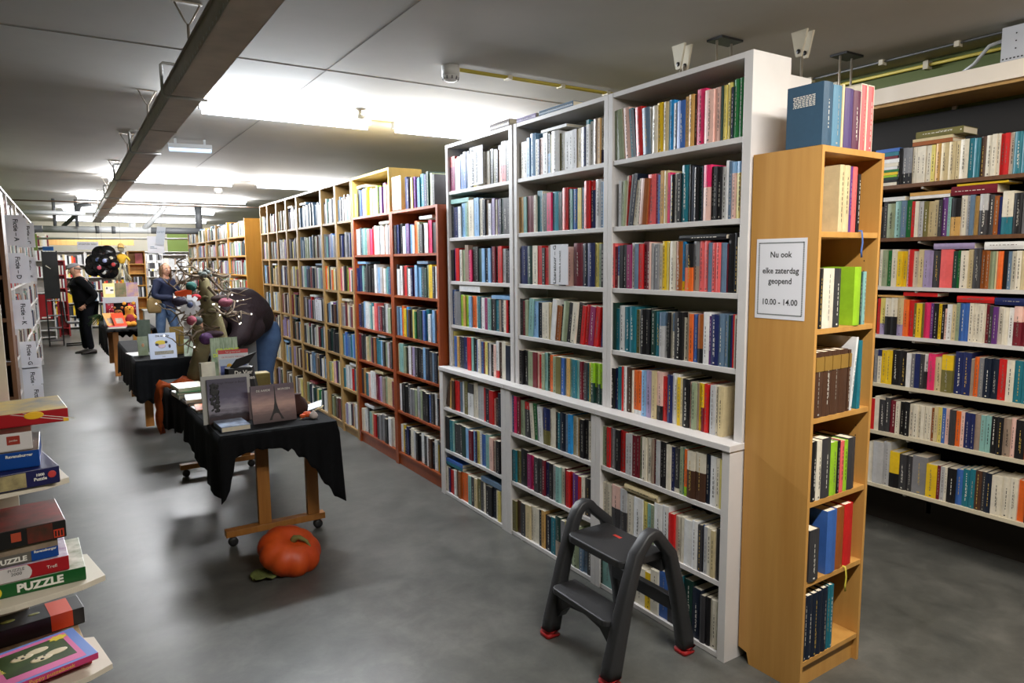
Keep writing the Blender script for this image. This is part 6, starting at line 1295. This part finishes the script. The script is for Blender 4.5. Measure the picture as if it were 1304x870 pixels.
def clamp(label, x, y, rods):
    o = thing('ceiling_clamp', label, 'ceiling clamp', (x, y, CZ), 0, 'ceiling clamps above the white row')
    for k, a in enumerate((0, .05)):
        m = MB(); X = Matrix.Translation((a - .02, .0, 0)) @ Matrix(((0, 0, 1, 0), (1, 0, 0, 0), (0, 1, 0, 0), (0, 0, 0, 1)))
        m.prism([(-.045, 0), (.045, 0), (.022, -.1), (.014, -.125), (-.014, -.125), (-.022, -.1)], 0, .012, 0, X); m.build('jaw', CREAMP, o)
        m = MB(); m.lathe([(.012, -.002), (.012, .016)], 10, 0, Matrix.Translation((a - .02, 0, -.1)) @ Matrix.Rotation(R(90), 4, 'Y')); m.build('pin', INKD, o)
    for dx in rods: m = MB(); m.tube([(dx, 0, -.1), (dx, 0, -.5)], .006, 8); m.build('rod', GREYMETAL, o)
    return o
clamp('cream ceiling clamp with rods above the middle of the white row', 2.8, 2.7, (.0, .025))
clamp('cream ceiling clamp with one rod behind the white end panel', 3.15, 2.23, (.01,))
for lab, x, y in (('black plate with twin rods left of the white end panel', 2.92, 2.52), ('black plate with rods above the big blue books', 3.72, 2.35)):
    o = thing('ceiling_plate', lab, 'ceiling bracket', (x, y, CZ), 0, 'black ceiling plates'); BX('plate', BLACKM, -.07, .09, -.05, .05, -.012, -.001, o)
    for dx in (-.05, .06): m = MB(); m.tube([(dx, 0, -.012), (dx, 0, -.3 if x > 3 else -.45)], .006, 8); m.build('rod', GREYMETAL, o)
o = thing('ceiling_spot', 'small white clip fitting on the ceiling over the white row', 'ceiling fitting', (1.9, 5.03, CZ)); m = MB(); m.lathe([(.015, 0), (.05, 0), (.05, -.008), (.012, -.01)][::-1], 16); m.build('base', GREYMETAL, o); m = MB(); m.tube([(0, 0, -.008), (.0, 0, -.03), (-.02, -.01, -.055), (.05, .0, -.05)], [.016, .018, .02, .012], 8); m.build('clip_head', CREAMP, o)
# pipes across the far aisle
def pipe(label, pts, r, mat, group='pipes crossing the far ceiling', collars=()):
    o = thing('ceiling_pipe', label, 'pipe', (0, 0, 0), 0, group); m = MB(); m.tube(pts, r, 16); m.build('pipe_run', mat, o)
    for c, ax in collars:
        m = MB(); v = Vector(c); d = Vector(ax) * .03; m.tube([v - d, v + d], r + .008, 16); m.build('collar', PIPED, o)
    return o
pipe('thick white pipe crossing the far ceiling', [(-.3, 14.4, 2.235), (1.34, 14.4, 2.235)], .058, PIPE, collars=(((.5, 14.4, 2.235), (1, 0, 0)), ((.75, 14.4, 2.235), (1, 0, 0))))
pipe('dark end of the thick pipe at the left wall', [(-.77, 14.4, 2.235), (-.31, 14.4, 2.235)], .06, PIPED); pipe('dark end of the thick pipe at the right', [(1.35, 14.4, 2.235), (2.2, 14.4, 2.235)], .06, PIPED)
pipe('diagonal white branch rising from the thick pipe', [(1.22, 14.4, 2.24), (1.56, 14.3, 2.62), (1.6, 14.3, 2.74)], .05, PIPE)
pipe('short vertical stub on the thick white pipe', [(1.05, 14.4, 2.25), (1.05, 14.4, 2.36)], .05, PIPE)
pipe('upper grey pipe crossing left of the cable tray', [(-.77, 14.0, 2.49), (.33, 14.0, 2.49)], .036, PIPE)
pipe('dark pipe below the thick white pipe', [(-.77, 15.2, 2.16), (-.5, 15.2, 2.16), (-.42, 15.2, 2.24), (2.6, 15.2, 2.25)], .03, PIPED)
pipe('thin grey pipe under the dark pipe', [(-.77, 16.0, 2.12), (2.6, 16.0, 2.14)], .02, PIPE)
pipe('thin conduit under the ceiling across the far aisle', [(-.7, 13.2, 2.62), (2.1, 13.2, 2.62), (4.0, 13.2, 2.62)], .012, M('conduit_brown', (120, 98, 84), .5))
pipe('dark bent pipe left of the cable tray end', [(.0, 14.6, 2.3), (.22, 14.2, 2.5), (.25, 14.0, 2.62), (.4, 13.9, 2.64), (.4, 13.9, 2.74)], .035, PIPED)
pipe('vertical dark pipe by the far left ceiling', [(-.12, 14.2, 2.28), (-.12, 14.2, 2.74)], .025, PIPED); pipe('second vertical dark pipe by the far left ceiling', [(.2, 14.25, 2.28), (.2, 14.25, 2.74)], .025, PIPED)
pipe('vertical grey drop pipe right of the diagonal branch', [(2.2, 14.6, 2.28), (2.2, 14.6, 2.74)], .06, PIPED)
EXPO = 0.55
# ------------------------------------------------------------------ fluorescent lamps
TUBE = glow('lamp_tube', (232, 240, 255), 7.0)
TUBED = glow('lamp_tube_dim', (186, 214, 250), 1.0)
HOUS = M('lamp_housing', (206, 208, 210), .5)
def area(loc, sx, sy, power, rgb, rot=(0, 0, 0), spread=math.pi):
    l = bpy.data.lights.new('tube_light', 'AREA'); l.shape = 'RECTANGLE'; l.size = sx; l.size_y = sy; l.energy = power; l.color = rgb; l.spread = spread
    o = bpy.data.objects.new('tube_light', l); C.objects.link(o); o.location = loc; o.rotation_euler = rot
    return o
def batten(label, x0, x1, y, power, rgb=(.93, .97, 1.0), upf=.5, upb=0, z=2.685):
    o = thing('strip_lamp', label, 'ceiling lamp', (0, y, 0), 0, 'fluorescent strip lamps under the ceiling')
    BX('housing', HOUS, x0, x1, -.035, .035, z + .018, CZ, o)
    m = MB(); m.tube([(x0 + .02, 0, z), (x1 - .02, 0, z)], .016, 10); m.build('tube', TUBE, o)
    area(((x0 + x1) / 2, y, z - .022), x1 - x0, .05, power, rgb)
    if upf: area(((x0 + x1) / 2, y - .045, z - .012), x1 - x0, .04, power * upf, rgb, (R(-112), 0, 0))
    if upb: area(((x0 + x1) / 2, y + .045, z - .012), x1 - x0, .04, power * upb, rgb, (R(112), 0, 0))
    return o
batten('bright strip lamp above the camera end of the aisle', .7, 2.1, .35, 52, (1, .96, .9), .0, .2)
batten('bright strip lamp at the camera end of the right aisle', 2.7, 3.5, .35, 22, (1, .9, .74), .0, .25)
batten('bright strip lamp behind the white bookcases near the cable tray', .85, 2.1, 5.35, 42, (.88, .94, 1.0), 1.4, .2)
batten('bright strip lamp right of the cable tray over the cherry bookcases', 2.3, 3.6, 5.35, 16, (.95, .97, 1.0), 3, .3)
batten('bright strip lamp over the cross aisle', .5, 2.0, 10.2, 38, (.97, .98, 1.0), 2.0, .6)
batten('bright strip lamp above the light wood bookcases', 2.3, 3.8, 10.2, 10, (.97, .98, 1.0), 5, 1.5)
batten('bright strip lamp above the person in black', .2, 2.8, 13.2, 26, (.97, .98, 1.0), 2.2, 1.2)
batten('bright strip lamp near the hanging signs', .0, 2.8, 16.4, 28, (.97, .98, 1.0), 2.2, 1.2)
batten('bright strip lamp at the back wall', -.2, 3.2, 20.0, 30, (.97, .98, 1.0), 2, 1.2)
o = thing('strip_lamp', 'short bluish strip lamp beside the cable tray', 'ceiling lamp', (.84, 7.0, 2.64), R(-8)); BX('housing', HOUS, 0, .36, -.05, .05, .02, .06, o); BX('diffuser', TUBED, .005, .355, -.046, .046, 0, .02, o)
for xx in (.06, .3): BX('bracket', HOUS, xx - .01, xx + .01, -.01, .01, .06, .11, o)
STUFF_O = STUFF.build('books', [BM[k] for k in KEYS] + [PAGES, INKD, INKL, INKM, INKP])
tag(STUFF_O, 'closely packed smaller books filling the remaining shelves of the shop', 'books', kind='stuff')
# ------------------------------------------------------------------ camera
cam = bpy.data.cameras.new('camera'); cam.sensor_width = 36; cam.sensor_fit = 'HORIZONTAL'; cam.lens = 878.18 / 1304 * 36; cam.clip_start = .05; cam.clip_end = 100
co = bpy.data.objects.new('camera', cam); C.objects.link(co)
yaw, pit, rol = .569433, .117567, -.0089125
fw = Vector((math.sin(yaw) * math.cos(pit), math.cos(yaw) * math.cos(pit), -math.sin(pit)))
rt = Vector((math.cos(yaw), -math.sin(yaw), 0)); up = rt.cross(fw)
rt, up = rt * math.cos(rol) + up * math.sin(rol), up * math.cos(rol) - rt * math.sin(rol)
mw = Matrix((rt, up, -fw)).transposed().to_4x4(); mw.translation = (0, 0, 1.63499653)
co.matrix_world = mw
sc = bpy.context.scene; sc.camera = co
sc.view_settings.view_transform = 'Standard'; sc.view_settings.look = 'None'; sc.view_settings.gamma = 1
sc.view_settings.use_curve_mapping = False
sc.view_settings.exposure = EXPO
w = bpy.data.worlds.new('world'); sc.world = w; w.use_nodes = True
w.node_tree.nodes['Background'].inputs[0].default_value = (.5, .55, .6, 1); w.node_tree.nodes['Background'].inputs[1].default_value = .02
sc.cycles.max_bounces = 6; sc.cycles.diffuse_bounces = 4; sc.cycles.glossy_bounces = 3; sc.cycles.use_denoising = True
sc.cycles.caustics_reflective = False; sc.cycles.caustics_refractive = False
